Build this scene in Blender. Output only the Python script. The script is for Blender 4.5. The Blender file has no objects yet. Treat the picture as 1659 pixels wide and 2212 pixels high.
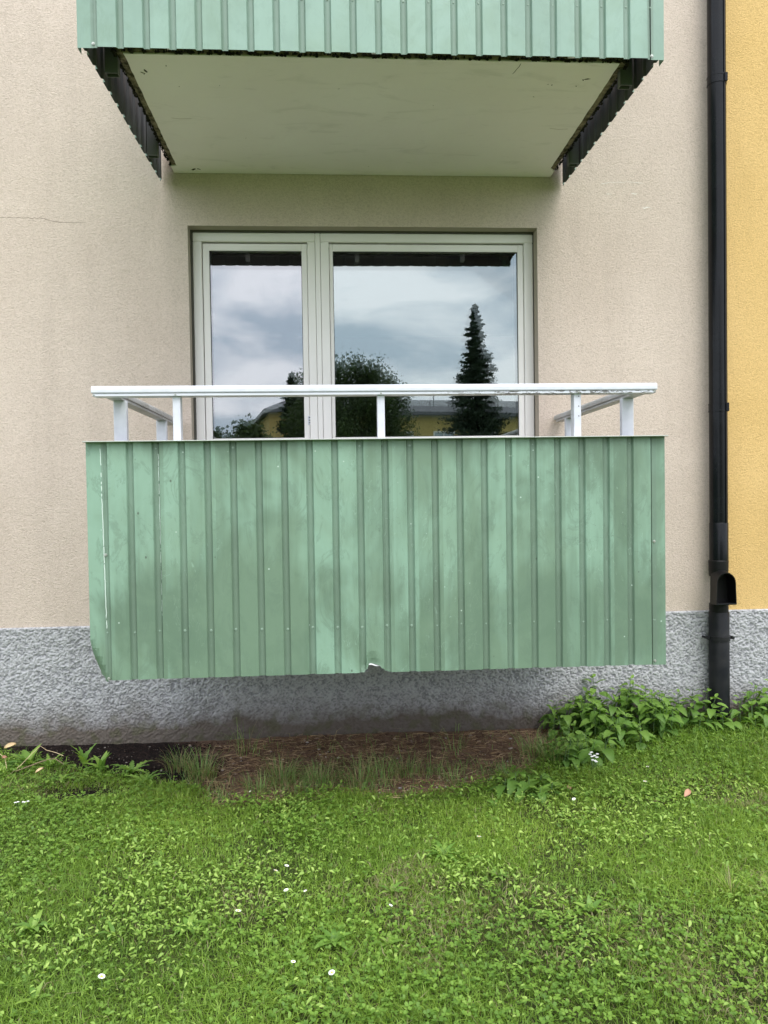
import bpy, math, random
import numpy as np
from mathutils import Vector, Matrix, Euler

random.seed(7)
rng = np.random.default_rng(7)
S = bpy.context.scene
COL = S.collection

# ------------------------------------------------------------------ camera
cam_d = bpy.data.cameras.new("camera")
cam = bpy.data.objects.new("camera", cam_d); COL.objects.link(cam); S.camera = cam
cam_d.sensor_fit = 'HORIZONTAL'; cam_d.sensor_width = 36.0; cam_d.lens = 36.0 * 1661.0 / 1659.0
cam_d.clip_start = 0.05; cam_d.clip_end = 2000
def cam_axes(yaw, pitch, roll):
    c, s = math.cos(yaw), math.sin(yaw)
    A = np.array([[c, -s, 0], [s, c, 0], [0, 0, 1]])
    c, s = math.cos(pitch), math.sin(pitch)
    B = np.array([[1, 0, 0], [0, c, s], [0, -s, c]])
    rx, ry, rz = B @ A
    c, s = math.cos(roll), math.sin(roll)
    return c*rx + s*rz, ry, c*rz - s*rx
ax, ay, az = cam_axes(.0632, -.0235, -.015)
M = Matrix.Identity(4)
for i in range(3):
    M[i][0] = ax[i]; M[i][1] = az[i]; M[i][2] = -ay[i]
M[0][3], M[1][3], M[2][3] = 0.0, -4.7, 1.5
cam.matrix_world = M

# ------------------------------------------------------------------ sky, sun, exposure
SUN_ELEV, SUN_AZ = math.radians(58), math.radians(200)     # azimuth measured from +Y (towards the wall) clockwise
W = bpy.data.worlds.new("World"); S.world = W; W.use_nodes = True
wn, wl = W.node_tree.nodes, W.node_tree.links
wn.clear()
wout = wn.new('ShaderNodeOutputWorld'); wbg = wn.new('ShaderNodeBackground'); wbg.inputs[1].default_value = 0.1
sky = wn.new('ShaderNodeTexSky'); sky.sky_type = 'NISHITA'; sky.sun_disc = False
sky.sun_elevation = SUN_ELEV; sky.sun_rotation = SUN_AZ
tc = wn.new('ShaderNodeTexCoord')
sep = wn.new('ShaderNodeSeparateXYZ'); wl.new(tc.outputs['Generated'], sep.inputs[0])
mp = wn.new('ShaderNodeMapping'); mp.inputs['Scale'].default_value = (1.0, 1.0, 2.6); mp.inputs['Location'].default_value = (0.35, 0.1, 0.0)
wl.new(tc.outputs['Generated'], mp.inputs[0])
nz = wn.new('ShaderNodeTexNoise'); nz.inputs['Scale'].default_value = 5.2; nz.inputs['Detail'].default_value = 7
nz.inputs['Roughness'].default_value = .55; nz.inputs['Distortion'].default_value = .35
wl.new(mp.outputs[0], nz.inputs['Vector'])
cr = wn.new('ShaderNodeValToRGB'); e = cr.color_ramp.elements
e[0].position = .40; e[0].color = (.50, .58, .67, 1); e[1].position = .60; e[1].color = (1.05, 1.04, 1.08, 1)
wl.new(nz.outputs['Fac'], cr.inputs[0])
# overcast luminance: brighter towards the zenith, the same in every direction
mx0 = wn.new('ShaderNodeMath'); mx0.operation = 'MAXIMUM'; mx0.inputs[1].default_value = 0; wl.new(sep.outputs[2], mx0.inputs[0])
ma = wn.new('ShaderNodeMath'); ma.operation = 'MULTIPLY_ADD'; ma.inputs[1].default_value = 7.0; ma.inputs[2].default_value = 11.5
wl.new(mx0.outputs[0], ma.inputs[0])
vm = wn.new('ShaderNodeVectorMath'); vm.operation = 'SCALE'
wl.new(cr.outputs[0], vm.inputs[0]); wl.new(ma.outputs[0], vm.inputs['Scale'])
mixs = wn.new('ShaderNodeMix'); mixs.data_type = 'RGBA'; mixs.inputs[0].default_value = .88
wl.new(sky.outputs[0], mixs.inputs[6]); wl.new(vm.outputs[0], mixs.inputs[7])
wl.new(mixs.outputs[2], wbg.inputs[0]); wl.new(wbg.outputs[0], wout.inputs[0])

sun_d = bpy.data.lights.new("sun", 'SUN'); sun_d.energy = 1.25; sun_d.angle = math.radians(38); sun_d.color = (1, .965, .91)
sun = bpy.data.objects.new("sun", sun_d); COL.objects.link(sun)
# the sun stands behind the camera, a little to the right, veiled by cloud
sdir = Vector((math.sin(math.radians(158))*math.cos(SUN_ELEV), math.cos(math.radians(158))*math.cos(SUN_ELEV), math.sin(SUN_ELEV)))
sun.rotation_euler = sdir.to_track_quat('Z', 'Y').to_euler()
sky.sun_rotation = math.radians(158)
S.view_settings.view_transform = 'Standard'; S.view_settings.look = 'None'
S.view_settings.gamma = 1; S.view_settings.use_curve_mapping = False
S.view_settings.exposure = 0.97
S.cycles.max_bounces = 8; S.cycles.transparent_max_bounces = 16

# ------------------------------------------------------------------ helpers
class NT:
    """small wrapper round a material's node tree"""
    def __init__(s, name, rough=.7, spec=.5, metal=0.0):
        s.m = bpy.data.materials.new(name); s.m.use_nodes = True
        s.n = s.m.node_tree.nodes; s.l = s.m.node_tree.links
        s.b = s.n['Principled BSDF']
        s.b.inputs['Roughness'].default_value = rough
        s.b.inputs['Specular IOR Level'].default_value = spec
        s.b.inputs['Metallic'].default_value = metal
        s._tc = None
    def tc(s):
        if s._tc is None: s._tc = s.n.new('ShaderNodeTexCoord')
        return s._tc.outputs['Object']
    def mapped(s, scale=(1, 1, 1), loc=(0, 0, 0), rot=(0, 0, 0)):
        m = s.n.new('ShaderNodeMapping'); m.inputs['Scale'].default_value = scale; m.inputs['Location'].default_value = loc
        m.inputs['Rotation'].default_value = rot
        s.l.new(s.tc(), m.inputs[0]); return m.outputs[0]
    def noise(s, scale, detail=3, rough=.5, dist=0, vec=None):
        t = s.n.new('ShaderNodeTexNoise'); t.inputs['Scale'].default_value = scale; t.inputs['Detail'].default_value = detail
        t.inputs['Roughness'].default_value = rough; t.inputs['Distortion'].default_value = dist
        s.l.new(vec if vec is not None else s.tc(), t.inputs['Vector']); return t.outputs['Fac']
    def voro(s, scale, feat='F1', vec=None, rnd=1.0):
        t = s.n.new('ShaderNodeTexVoronoi'); t.feature = feat; t.inputs['Scale'].default_value = scale
        t.inputs['Randomness'].default_value = rnd
        s.l.new(vec if vec is not None else s.tc(), t.inputs['Vector']); return t.outputs['Distance']
    def ramp(s, fac, stops, interp='LINEAR'):
        r = s.n.new('ShaderNodeValToRGB'); r.color_ramp.interpolation = interp
        el = r.color_ramp.elements
        while len(el) < len(stops): el.new(.5)
        for q, (p, c) in zip(el, stops):
            q.position = p; q.color = (*c, 1) if isinstance(c, tuple) else (c, c, c, 1)
        s.l.new(fac, r.inputs[0]); return r.outputs[0]
    def mix(s, fac, a, b, mode='MIX'):
        m = s.n.new('ShaderNodeMix'); m.data_type = 'RGBA'; m.blend_type = mode
        for k, v in ((0, fac), (6, a), (7, b)):
            if isinstance(v, (int, float)): m.inputs[k].default_value = v if k == 0 else (v, v, v, 1)
            elif isinstance(v, tuple): m.inputs[k].default_value = (*v, 1)
            else: s.l.new(v, m.inputs[k])
        return m.outputs[2]
    def math(s, op, a, b=0.0, c=None, clamp=False):
        m = s.n.new('ShaderNodeMath'); m.operation = op; m.use_clamp = clamp
        for k, v in ((0, a), (1, b), (2, c)):
            if v is None: continue
            if isinstance(v, (int, float)): m.inputs[k].default_value = v
            else: s.l.new(v, m.inputs[k])
        return m.outputs[0]
    def xyz(s):
        t = s.n.new('ShaderNodeSeparateXYZ'); s.l.new(s.tc(), t.inputs[0]); return t.outputs
    def attr(s, name):
        a = s.n.new('ShaderNodeAttribute'); a.attribute_name = name; return a
    def color(s, v):
        if isinstance(v, tuple): s.b.inputs['Base Color'].default_value = (*v, 1)
        else: s.l.new(v, s.b.inputs['Base Color'])
        return s
    def rough(s, v): s.l.new(v, s.b.inputs['Roughness']); return s
    def bump(s, h, strength=.5, dist=.004):
        b = s.n.new('ShaderNodeBump'); b.inputs['Strength'].default_value = strength; b.inputs['Distance'].default_value = dist
        s.l.new(h, b.inputs['Height']); s.l.new(b.outputs[0], s.b.inputs['Normal']); return s

def link(name, me, mats=None, parent=None):
    o = bpy.data.objects.new(name, me); COL.objects.link(o)
    for m in (mats or []): me.materials.append(m)
    if parent is not None:
        o.parent = parent
        o.location = -Vector(parent.location) if parent.get('_w') else Vector((0, 0, 0))
    return o
def thing(name, label, cat, loc=(0, 0, 0), rz=0, group=None, world=False):
    """Empty at the thing's base; world=True: its parts' meshes are given in world coordinates"""
    o = bpy.data.objects.new(name, None); COL.objects.link(o); o.location = loc; o.rotation_euler = (0, 0, rz)
    o.empty_display_size = .1
    o['label'] = label; o['category'] = cat
    if group: o['group'] = group
    if world: o['_w'] = 1
    return o
def tag(o, label, cat, group=None, kind=None):
    if label: o['label'] = label
    if cat: o['category'] = cat
    if group: o['group'] = group
    if kind: o['kind'] = kind
    return o

class MB:
    def __init__(s): s.v = []; s.f = []; s.mi = []
    def add(s, vs, fs, mi=0):
        b = len(s.v); s.v += [tuple(p) for p in vs]; s.f += [tuple(i+b for i in f) for f in fs]; s.mi += [mi]*len(fs); return s
    def box(s, x0, x1, y0, y1, z0, z1, mi=0, bev=0.0):
        if bev <= 0:
            return s.add([(x0,y0,z0),(x1,y0,z0),(x1,y1,z0),(x0,y1,z0),(x0,y0,z1),(x1,y0,z1),(x1,y1,z1),(x0,y1,z1)],
                  [(0,3,2,1),(4,5,6,7),(0,1,5,4),(1,2,6,5),(2,3,7,6),(3,0,4,7)], mi)
        b = bev
        # chamfered box: 24 vertices
        vs = []; idx = {}
        for ix, X in enumerate((x0, x1)):
            for iy, Y in enumerate((y0, y1)):
                for iz, Z in enumerate((z0, z1)):
                    sx, sy, sz = (1 if ix == 0 else -1), (1 if iy == 0 else -1), (1 if iz == 0 else -1)
                    for a in range(3):
                        p = [X + sx*b, Y + sy*b, Z + sz*b]; p[a] = (X, Y, Z)[a]
                        idx[(ix, iy, iz, a)] = len(vs); vs.append(p)
        fs = []
        for a in range(3):
            o1, o2 = [q for q in range(3) if q != a]
            for k in (0, 1):
                quad = []
                for (p, q) in ((0,0),(1,0),(1,1),(0,1)):
                    c = [0,0,0]; c[a] = k; c[o1] = p; c[o2] = q; quad.append(idx[(*c, a)])
                fs.append(tuple(quad))
            for p in (0, 1):        # edges running along axis a
                for q in (0, 1):
                    c0 = [0,0,0]; c0[o1] = p; c0[o2] = q; c1 = list(c0); c1[a] = 1
                    fs.append((idx[(*c0,o1)], idx[(*c1,o1)], idx[(*c1,o2)], idx[(*c0,o2)]))
        for ix in (0,1):
            for iy in (0,1):
                for iz in (0,1): fs.append(tuple(idx[(ix,iy,iz,a)] for a in range(3)))
        return s.add(vs, fs, mi)
    def ring_tube(s, rings, mi=0, cap=True):
        """rings: list of lists of points, same count"""
        n = len(rings[0]); b = len(s.v)
        for r in rings: s.v += [tuple(p) for p in r]
        for k in range(len(rings)-1):
            for i in range(n):
                j = (i+1) % n
                s.f.append((b+k*n+i, b+k*n+j, b+(k+1)*n+j, b+(k+1)*n+i)); s.mi.append(mi)
        if cap:
            s.f.append(tuple(b+i for i in range(n))[::-1]); s.mi.append(mi)
            s.f.append(tuple(b+(len(rings)-1)*n+i for i in range(n))); s.mi.append(mi)
        return s
    def tube(s, pts, rad, n=8, mi=0, cap=True):
        pts = [Vector(p) for p in pts]; rings = []
        for k, p in enumerate(pts):
            d = (pts[min(k+1, len(pts)-1)] - pts[max(k-1, 0)]).normalized()
            up = Vector((0, 0, 1)) if abs(d.z) < .9 else Vector((0, 1, 0))
            a = d.cross(up).normalized(); b_ = d.cross(a).normalized()
            r = rad[k] if isinstance(rad, (list, tuple)) else rad
            rings.append([p + a*math.cos(t)*r + b_*math.sin(t)*r for t in [2*math.pi*i/n for i in range(n)]])
        return s.ring_tube(rings, mi, cap)
    def cyl(s, x, y, prof, n=32, mi=0, ex=1.0):
        """vertical lathe: prof = [(z, r), ...]"""
        rings = [[(x + r*math.cos(2*math.pi*i/n)*ex, y + r*math.sin(2*math.pi*i/n), z) for i in range(n)] for z, r in prof]
        return s.ring_tube(rings, mi)
    def prism_x(s, prof, x0, x1, mi=0):
        return s.ring_tube([[(x0, y, z) for y, z in prof], [(x1, y, z) for y, z in prof]], mi)
    def build(s, name, mats, parent=None, smooth=False, recalc=True):
        me = bpy.data.meshes.new(name); me.from_pydata(s.v, [], s.f)
        if any(s.mi): me.polygons.foreach_set('material_index', s.mi)
        if recalc:
            import bmesh
            bm = bmesh.new(); bm.from_mesh(me); bmesh.ops.recalc_face_normals(bm, faces=bm.faces); bm.to_mesh(me); bm.free()
        if smooth:
            me.polygons.foreach_set('use_smooth', [True]*len(me.polygons))
            try: me.set_sharp_from_angle(angle=math.radians(35))
            except Exception: pass
        me.update()
        return link(name, me, mats if isinstance(mats, (list, tuple)) else [mats], parent)

def np_mesh(name, V, F, mats, parent=None, attrs=None, smooth=False, k=3):
    """fast mesh: V (n,3), F (m,k); attrs: name -> per-vertex floats"""
    me = bpy.data.meshes.new(name)
    V = np.ascontiguousarray(V, dtype=np.float32); F = np.ascontiguousarray(F, dtype=np.int32)
    me.vertices.add(len(V)); me.vertices.foreach_set('co', V.ravel())
    me.loops.add(F.size); me.loops.foreach_set('vertex_index', F.ravel())
    me.polygons.add(len(F)); me.polygons.foreach_set('loop_start', np.arange(0, F.size, k, dtype=np.int32))
    me.polygons.foreach_set('loop_total', np.full(len(F), k, dtype=np.int32))
    if smooth: me.polygons.foreach_set('use_smooth', np.ones(len(F), dtype=bool))
    for an, av in (attrs or {}).items():
        av = np.asarray(av, dtype=np.float32)
        if av.ndim == 2:
            a = me.attributes.new(an, 'FLOAT_COLOR', 'POINT'); c = np.ones((len(av), 4), dtype=np.float32); c[:, :av.shape[1]] = av
            a.data.foreach_set('color', c.ravel())
        else:
            a = me.attributes.new(an, 'FLOAT', 'POINT'); a.data.foreach_set('value', av)
    me.update(); me.validate()
    return link(name, me, mats if isinstance(mats, (list, tuple)) else [mats], parent)

def vnoise(x, y, scale=1.0, seed=0, octaves=3):
    """value noise in [0,1]"""
    out = np.zeros_like(np.asarray(x, dtype=float)); amp = 1; tot = 0
    for o in range(octaves):
        r = np.random.default_rng(seed*31 + o); T = r.random((64, 64))
        u = np.asarray(x)*scale*2**o + 13.7*o; v = np.asarray(y)*scale*2**o + 7.3*o
        iu = np.floor(u).astype(int); iv = np.floor(v).astype(int); fu = u-iu; fv = v-iv
        fu = fu*fu*(3-2*fu); fv = fv*fv*(3-2*fv)
        g = lambda a, b: T[a % 64, b % 64]
        out += amp*((g(iu, iv)*(1-fu)+g(iu+1, iv)*fu)*(1-fv)+(g(iu, iv+1)*(1-fu)+g(iu+1, iv+1)*fu)*fv); tot += amp; amp *= .5
    return out/tot
def sstep(a, b, t):
    t = np.clip((np.asarray(t, dtype=float)-a)/(b-a), 0, 1); return t*t*(3-2*t)

# ------------------------------------------------------------------ ground field
EDGE_X = [-6, -2.1, -1.47, -1.05, -.78, -.54, -.39, 0, .21, .61, .86, 1.1, 1.3, 1.5, 6]
EDGE_Y = [-.12, -.15, -.42, -.66, -.82, -1.02, -.98, -.95, -.99, -.93, -.86, -.62, -.30, -.03, .0]
def lawn_edge(x):
    x = np.asarray(x, dtype=float)
    return np.interp(x, EDGE_X, EDGE_Y) + .15*(vnoise(x, x*0+3, 7, 5, 2)-.5)
def hole(x, y):      # the bare dark patch at the left
    return np.exp(-(((x+1.27)/.24)**2 + ((y+.80)/.095)**2)**2)
def gz(x, y):
    x = np.asarray(x, dtype=float); y = np.asarray(y, dtype=float)
    z = .028 + .03*(vnoise(x, y, 1.1, 1, 3)-.5) + .014*(vnoise(x, y, 7, 2, 2)-.5)
    z += .10*sstep(2.35, 2.85, x)*sstep(-1.2, -.1, y)
    z -= .03*np.exp(-((x-2.4)/.08)**2)*sstep(-.4, -.1, y)
    z -= .02*hole(x, y)
    return z

# ------------------------------------------------------------------ materials
def stucco(name, c1, c2, dirt=None, strength=.9, seed=0.0):
    t = NT(name, rough=.93, spec=.2)
    v = t.mapped((1, 1, 1.25), (seed, seed, 0))
    w = t.noise(80, 3, .6, 1.2, v)
    g = t.noise(210, 2, .5, .3, v)
    h = t.math('ADD', t.math('MULTIPLY', w, .75), t.math('MULTIPLY', g, .25))
    big = t.noise(1.1, 4, .55)
    base = t.mix(t.ramp(big, [(.3, 0.0), (.7, 1.0)]), c1, c2)
    run = t.noise(1.6, 5, .6, .3, t.mapped((3.2, 1, .30), (seed, 0, 1)))
    base = t.mix(t.math('MULTIPLY', t.ramp(run, [(.50, 0.0), (.70, 1.0)]), .22), base, tuple(q*.72 for q in c1))
    base = t.mix(t.math('MULTIPLY', t.ramp(t.noise(5.5, 4, .6), [(.5, 0.0), (.75, 1.0)]), .16), base, tuple(min(1, q*1.2) for q in c2))
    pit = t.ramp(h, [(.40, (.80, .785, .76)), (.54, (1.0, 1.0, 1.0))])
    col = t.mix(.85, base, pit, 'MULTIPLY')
    spots = t.ramp(t.voro(2.1), [(.010, (.45, .42, .36)), (.022, (1, 1, 1))])
    col = t.mix(.6, col, spots, 'MULTIPLY')
    if dirt:
        z = t.xyz()[2]
        d = t.math('MULTIPLY', t.ramp(t.math('ADD', z, t.math('MULTIPLY', t.noise(6, 4), .25)), dirt), 1.0)
        col = t.mix(1.0, col, d, 'MULTIPLY')
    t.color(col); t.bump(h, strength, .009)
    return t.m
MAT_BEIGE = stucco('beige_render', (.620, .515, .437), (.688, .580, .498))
MAT_YELLOW = stucco('yellow_render', (.690, .465, .185), (.750, .515, .225), seed=3.3)
def smooth_render():
    t = NT('smooth_beige_render', rough=.9, spec=.2)
    t.color(t.mix(t.noise(8, 4), (.40, .345, .28), (.46, .40, .33))); t.bump(t.noise(120, 2), .15, .002); return t.m
MAT_REVEAL = smooth_render()
def plinth_mat():
    t = NT('grey_roughcast', rough=.92, spec=.25)
    n = t.noise(240, 3, .6, .4)
    big = t.noise(2.2, 4)
    base = t.mix(big, (.37, .37, .385), (.47, .47, .485))
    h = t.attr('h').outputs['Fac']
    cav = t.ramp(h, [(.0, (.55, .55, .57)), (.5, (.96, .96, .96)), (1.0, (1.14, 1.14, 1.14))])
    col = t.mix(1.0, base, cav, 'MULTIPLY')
    z = t.xyz()[2]
    # splashed soil stain along the foot of the wall
    zz = t.math('ADD', z, t.math('MULTIPLY', t.noise(4.5, 4), -.22))
    dirt = t.ramp(zz, [(-.08, 0.9), (.02, .7), (.10, .25), (.22, 0.0)])
    col = t.mix(dirt, col, (.105, .082, .062))
    moss = t.math('MULTIPLY', t.ramp(zz, [(.0, 1.0), (.16, 0.0)]), t.ramp(t.noise(14, 3), [(.5, 0.0), (.62, .6)]))
    col = t.mix(moss, col, (.10, .10, .055))
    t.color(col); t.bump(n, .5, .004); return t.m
MAT_PLINTH = plinth_mat()

PITCH = .1077
def green_paint(name, c_light, c_dark, amount=1.0, seed=0.0, scratch=True):
    t = NT(name, rough=.42, spec=.45)
    xs = t.xyz()
    v1 = t.mapped((1.6, 1.6, .8), (seed, 0, seed*.7))
    big = t.noise(1.5, 4, .55, .6, v1)
    v2 = t.mapped((9, 9, .55), (seed, 0, 0))
    streak = t.noise(2.2, 5, .6, .4, v2)
    # strips between two grooves weather differently
    strip = t.n.new('ShaderNodeTexWhiteNoise'); strip.noise_dimensions = '1D'
    t.l.new(t.math('FLOOR', t.math('MULTIPLY', t.math('ADD', xs[0], 20.0-.001), 1/.1077)), strip.inputs['W'])
    f = t.math('ADD', t.math('MULTIPLY', big, 1.0), t.math('MULTIPLY', streak, .26))
    f = t.math('ADD', f, t.math('MULTIPLY', t.math('SUBTRACT', strip.outputs['Value'], .5), .11))
    if scratch:      # rain keeps the upper half cleaner, grime clings to the lower one
        f = t.math('ADD', f, t.ramp(t.math('MULTIPLY', xs[2], .5), [(.44, -.0), (.5, .0)]))
        zz = t.ramp(t.math('MULTIPLY', xs[2], .5), [(.52, 0.0), (.62, .15), (.80, .14), (.86, .06)])
        f = t.math('ADD', t.math('SUBTRACT', f, .09), zz)
    f = t.ramp(f, [(.52, 0.0), (.60, .35), (.68, .8), (.78, 1.0)])
    col = t.mix(t.math('MULTIPLY', f, amount), c_dark, c_light)
    # dull greenish film
    film = t.ramp(t.noise(3.4, 5, .6, .8, t.mapped((1, 1, .8), (4.1+seed, 0, 2))), [(.46, 0.0), (.62, 1.0)])
    col = t.mix(t.math('MULTIPLY', film, .38*amount), col, (.185, .275, .185))
    # recess shade painted into the groove beds as a darker, grimy tone
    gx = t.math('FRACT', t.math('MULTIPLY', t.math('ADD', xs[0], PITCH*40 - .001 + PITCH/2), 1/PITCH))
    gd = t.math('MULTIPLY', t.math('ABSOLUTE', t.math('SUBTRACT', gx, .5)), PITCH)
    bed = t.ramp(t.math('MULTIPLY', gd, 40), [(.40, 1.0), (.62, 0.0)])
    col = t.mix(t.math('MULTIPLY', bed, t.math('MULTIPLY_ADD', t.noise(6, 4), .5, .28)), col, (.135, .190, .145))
    # wiped smears and grime
    sm = t.noise(7, 5, .7, 2.5, t.mapped((1, 1, .45), (seed, 1, 5), (0, .5, 0)))
    col = t.mix(t.math('MULTIPLY', t.ramp(sm, [(.53, 0.0), (.59, 1.0), (.63, 0.0)]), .38 if scratch else .12), col, (.115, .175, .125))
    if scratch:
        area = t.ramp(t.noise(1.9, 3), [(.46, .1), (.60, 1.0)])
        s1 = t.noise(11, 2, .5, 3.0, t.mapped((1, 1, .35), (2, 1, 8), (0, -.7, 0)))
        col = t.mix(t.math('MULTIPLY', t.ramp(s1, [(.578, 0.0), (.584, 1.0), (.59, 0.0)]), t.math('MULTIPLY', area, .42)), col, (.40, .56, .45))
        s2 = t.noise(9, 2, .5, 3.0, t.mapped((1, 1, .5), (7, 1, 3), (0, .9, 0)))
        col = t.mix(t.math('MULTIPLY', t.ramp(s2, [(.585, 0.0), (.590, 1.0), (.596, 0.0)]), t.math('MULTIPLY', area, .6)), col, (.10, .15, .11))
        chips = t.ramp(t.voro(17), [(.045, 1.0), (.07, 0.0)])
        chip2 = t.math('MULTIPLY', chips, t.ramp(t.noise(5), [(.52, 0.0), (.56, 1.0)]))
        col = t.mix(t.math('MULTIPLY', chip2, .7), col, (.55, .66, .58))
        dk = t.math('MULTIPLY', t.ramp(t.voro(13, vec=t.mapped((1, 1, .7), (3.3, 0, 1))), [(.04, 1.0), (.065, 0.0)]), t.ramp(t.noise(4, 2), [(.5, 0.0), (.55, .8)]))
        col = t.mix(dk, col, (.07, .085, .06))
        # paint chafed off along the sheet's edges at the left
        def line(x0, slope, w, za, zb, thr):
            xx = t.math('ADD', t.math('SUBTRACT', xs[0], x0), t.math('MULTIPLY', t.math('SUBTRACT', xs[2], za), -slope))
            wob = t.math('MULTIPLY', t.math('SUBTRACT', t.noise(45, 2), .5), .004)
            d = t.math('ABSOLUTE', t.math('ADD', xx, wob))
            a = t.math('LESS_THAN', d, w)
            zr = t.math('MULTIPLY', t.math('GREATER_THAN', xs[2], za), t.math('LESS_THAN', xs[2], zb))
            nn = t.math('GREATER_THAN', t.noise(20, 3), thr)
            return t.math('MULTIPLY', t.math('MULTIPLY', a, zr), nn)
        col = t.mix(line(-.9725, -.014, .0013, .949, 1.7125, .40), col, (.68, .78, .71))
        col = t.mix(line(-.7406, -.004, .0011, .998, 1.683, .41), col, (.68, .78, .71))
    t.color(col)
    r = t.ramp(streak, [(.3, .38), (.7, .55)])
    t.rough(r)
    t.bump(t.noise(14, 3, .5, .5), .12, .01)
    return t.m
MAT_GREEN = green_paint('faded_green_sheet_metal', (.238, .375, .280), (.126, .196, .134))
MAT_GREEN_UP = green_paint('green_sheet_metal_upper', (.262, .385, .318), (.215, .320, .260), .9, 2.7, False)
def simple(name, col, rough=.6, spec=.5, metal=0, nscale=None, ncol=None, bump=0, bscale=60):
    t = NT(name, rough, spec, metal)
    if nscale: t.color(t.mix(t.ramp(t.noise(nscale, 4), [(.35, 0.0), (.65, 1.0)]), col, ncol))
    else: t.color(col)
    if bump: t.bump(t.noise(bscale, 3), bump, .002)
    return t.m
MAT_BACK = simple('grey_back_of_sheet', (.085, .085, .088), .55, .4, 0, 3, (.12, .12, .125))
MAT_ALU = simple('white_lacquered_aluminium', (.66, .67, .73), .36, .5, 0, 25, (.60, .61, .67))
def weathered_white():
    t = NT('white_aluminium_with_flaking_dirt', .35, .5)
    x = t.xyz()
    n = t.noise(28, 4, .65, 1.2, t.mapped((1, 1, 3)))
    m = t.math('MULTIPLY', t.ramp(n, [(.50, 0.0), (.54, 1.0)]), t.ramp(x[0], [(.35, 0.0), (.5, .35), (.75, .9), (1.0, .9)]))
    t.color(t.mix(m, (.66, .67, .73), (.10, .09, .08))); return t.m
MAT_ALU_W = weathered_white()
MAT_ALU_GREY = simple('grey_streaked_aluminium', (.52, .52, .53), .45, .5, 0, 9, (.40, .39, .37))
MAT_FRAME = simple('white_window_paint', (.88, .85, .82), .38, .5, 0, 5, (.85, .82, .79))
MAT_GASKET = simple('dark_rubber_gasket', (.05, .05, .048), .7)
MAT_GAP = simple('dark_joint', (.10, .095, .08), .9)
MAT_SCREW = simple('screw_metal', (.42, .44, .40), .4, .5, .6)
MAT_SCREW_GREEN = simple('painted_screw_head', (.24, .33, .26), .4, .5)
MAT_TRIM = simple('pale_coping_metal', (.46, .48, .45), .45)
MAT_BLACK = simple('black_lacquered_steel', (.003, .0035, .005), .25, .22, 0, 6, (.006, .007, .009))
MAT_SPOUT = simple('matt_black_plastic', (.003, .003, .0035), .5, .3)
MAT_DARKGREY = simple('weathered_dark_pipe', (.006, .007, .010), .42, .22, 0, 11, (.018, .018, .020), .15, 40)
MAT_TUBE = simple('dark_grey_steel_tube', (.11, .115, .12), .5)
def soffit_mat():
    t = NT('white_painted_concrete', .85, .25)
    col = t.mix(t.ramp(t.noise(2.0, 4, .55), [(.3, 0.0), (.7, 1.0)]), (.88, .84, .82), (.92, .89, .87))
    col = t.mix(.8, col, t.ramp(t.voro(6.5), [(.012, (.25, .24, .2)), (.022, (1, 1, 1))]), 'MULTIPLY')
    st = t.math('MULTIPLY', t.ramp(t.noise(5, 5, .65, 1.0, t.mapped((.6, 2, 1))), [(.56, 0.0), (.70, .5)]), .6)
    col = t.mix(st, col, (.58, .57, .53))
    t.color(col); t.bump(t.noise(22, 4, .6), .25, .006); return t.m
MAT_SOFFIT = soffit_mat()
def slab_edge():
    t = NT('mossy_dirty_concrete', .95, .15)
    n = t.noise(26, 5, .65)
    y = t.xyz()[1]
    col = t.mix(t.ramp(n, [(.38, 0.0), (.6, 1.0)]), (.05, .045, .028), (.26, .225, .15))
    t.color(col); t.bump(n, .5, .01); return t.m
MAT_SLABEDGE = slab_edge()
MAT_MOSS_SHADE = simple('black_moss_and_gap_shade', (.008, .008, .006), .95, .1, 0, 60, (.04, .038, .028), .6, 90)  # moss colour taken to black to include the shade of the cladding gap
MAT_CHIP = simple('flaked_dark_spot', (.06, .058, .04), .95, .1)
MAT_CRACK = simple('hairline_crack', (.33, .27, .22), .95, .1)
MAT_SCRATCH = simple('pale_scuff', (.78, .74, .68), .9, .1)
MAT_ROOM = simple('dim_room_plaster', (.16, .155, .15), .9, .1)

def glass_mat(name, ior, tint):
    m = bpy.data.materials.new(name); m.use_nodes = True; n, l = m.node_tree.nodes, m.node_tree.links; n.clear()
    o = n.new('ShaderNodeOutputMaterial'); mx = n.new('ShaderNodeMixShader'); g = n.new('ShaderNodeBsdfGlossy'); t = n.new('ShaderNodeBsdfTransparent')
    fr = n.new('ShaderNodeFresnel'); fr.inputs[0].default_value = ior
    g.inputs['Roughness'].default_value = 0.0; g.inputs['Color'].default_value = (*tint, 1); t.inputs['Color'].default_value = (.86, .90, .88, 1)
    tcn = n.new('ShaderNodeTexCoord'); nn = n.new('ShaderNodeTexNoise'); nn.inputs['Scale'].default_value = 2.2; nn.inputs['Detail'].default_value = 1
    bp = n.new('ShaderNodeBump'); bp.inputs['Strength'].default_value = .2; bp.inputs['Distance'].default_value = .003
    l.new(tcn.outputs['Object'], nn.inputs['Vector']); l.new(nn.outputs['Fac'], bp.inputs['Height']); l.new(bp.outputs[0], g.inputs['Normal'])
    l.new(fr.outputs[0], mx.inputs[0]); l.new(t.outputs[0], mx.inputs[1]); l.new(g.outputs[0], mx.inputs[2]); l.new(mx.outputs[0], o.inputs[0])
    return m
MAT_GLASS_L = glass_mat('window_glass_left', 3.0, (.94, .96, 1.0))
MAT_GLASS_R = glass_mat('window_glass_right', 3.0, (.90, 1.0, .99))
MAT_GLASS_IN = glass_mat('inner_window_glass', 2.0, (.92, .98, 1.0))

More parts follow.
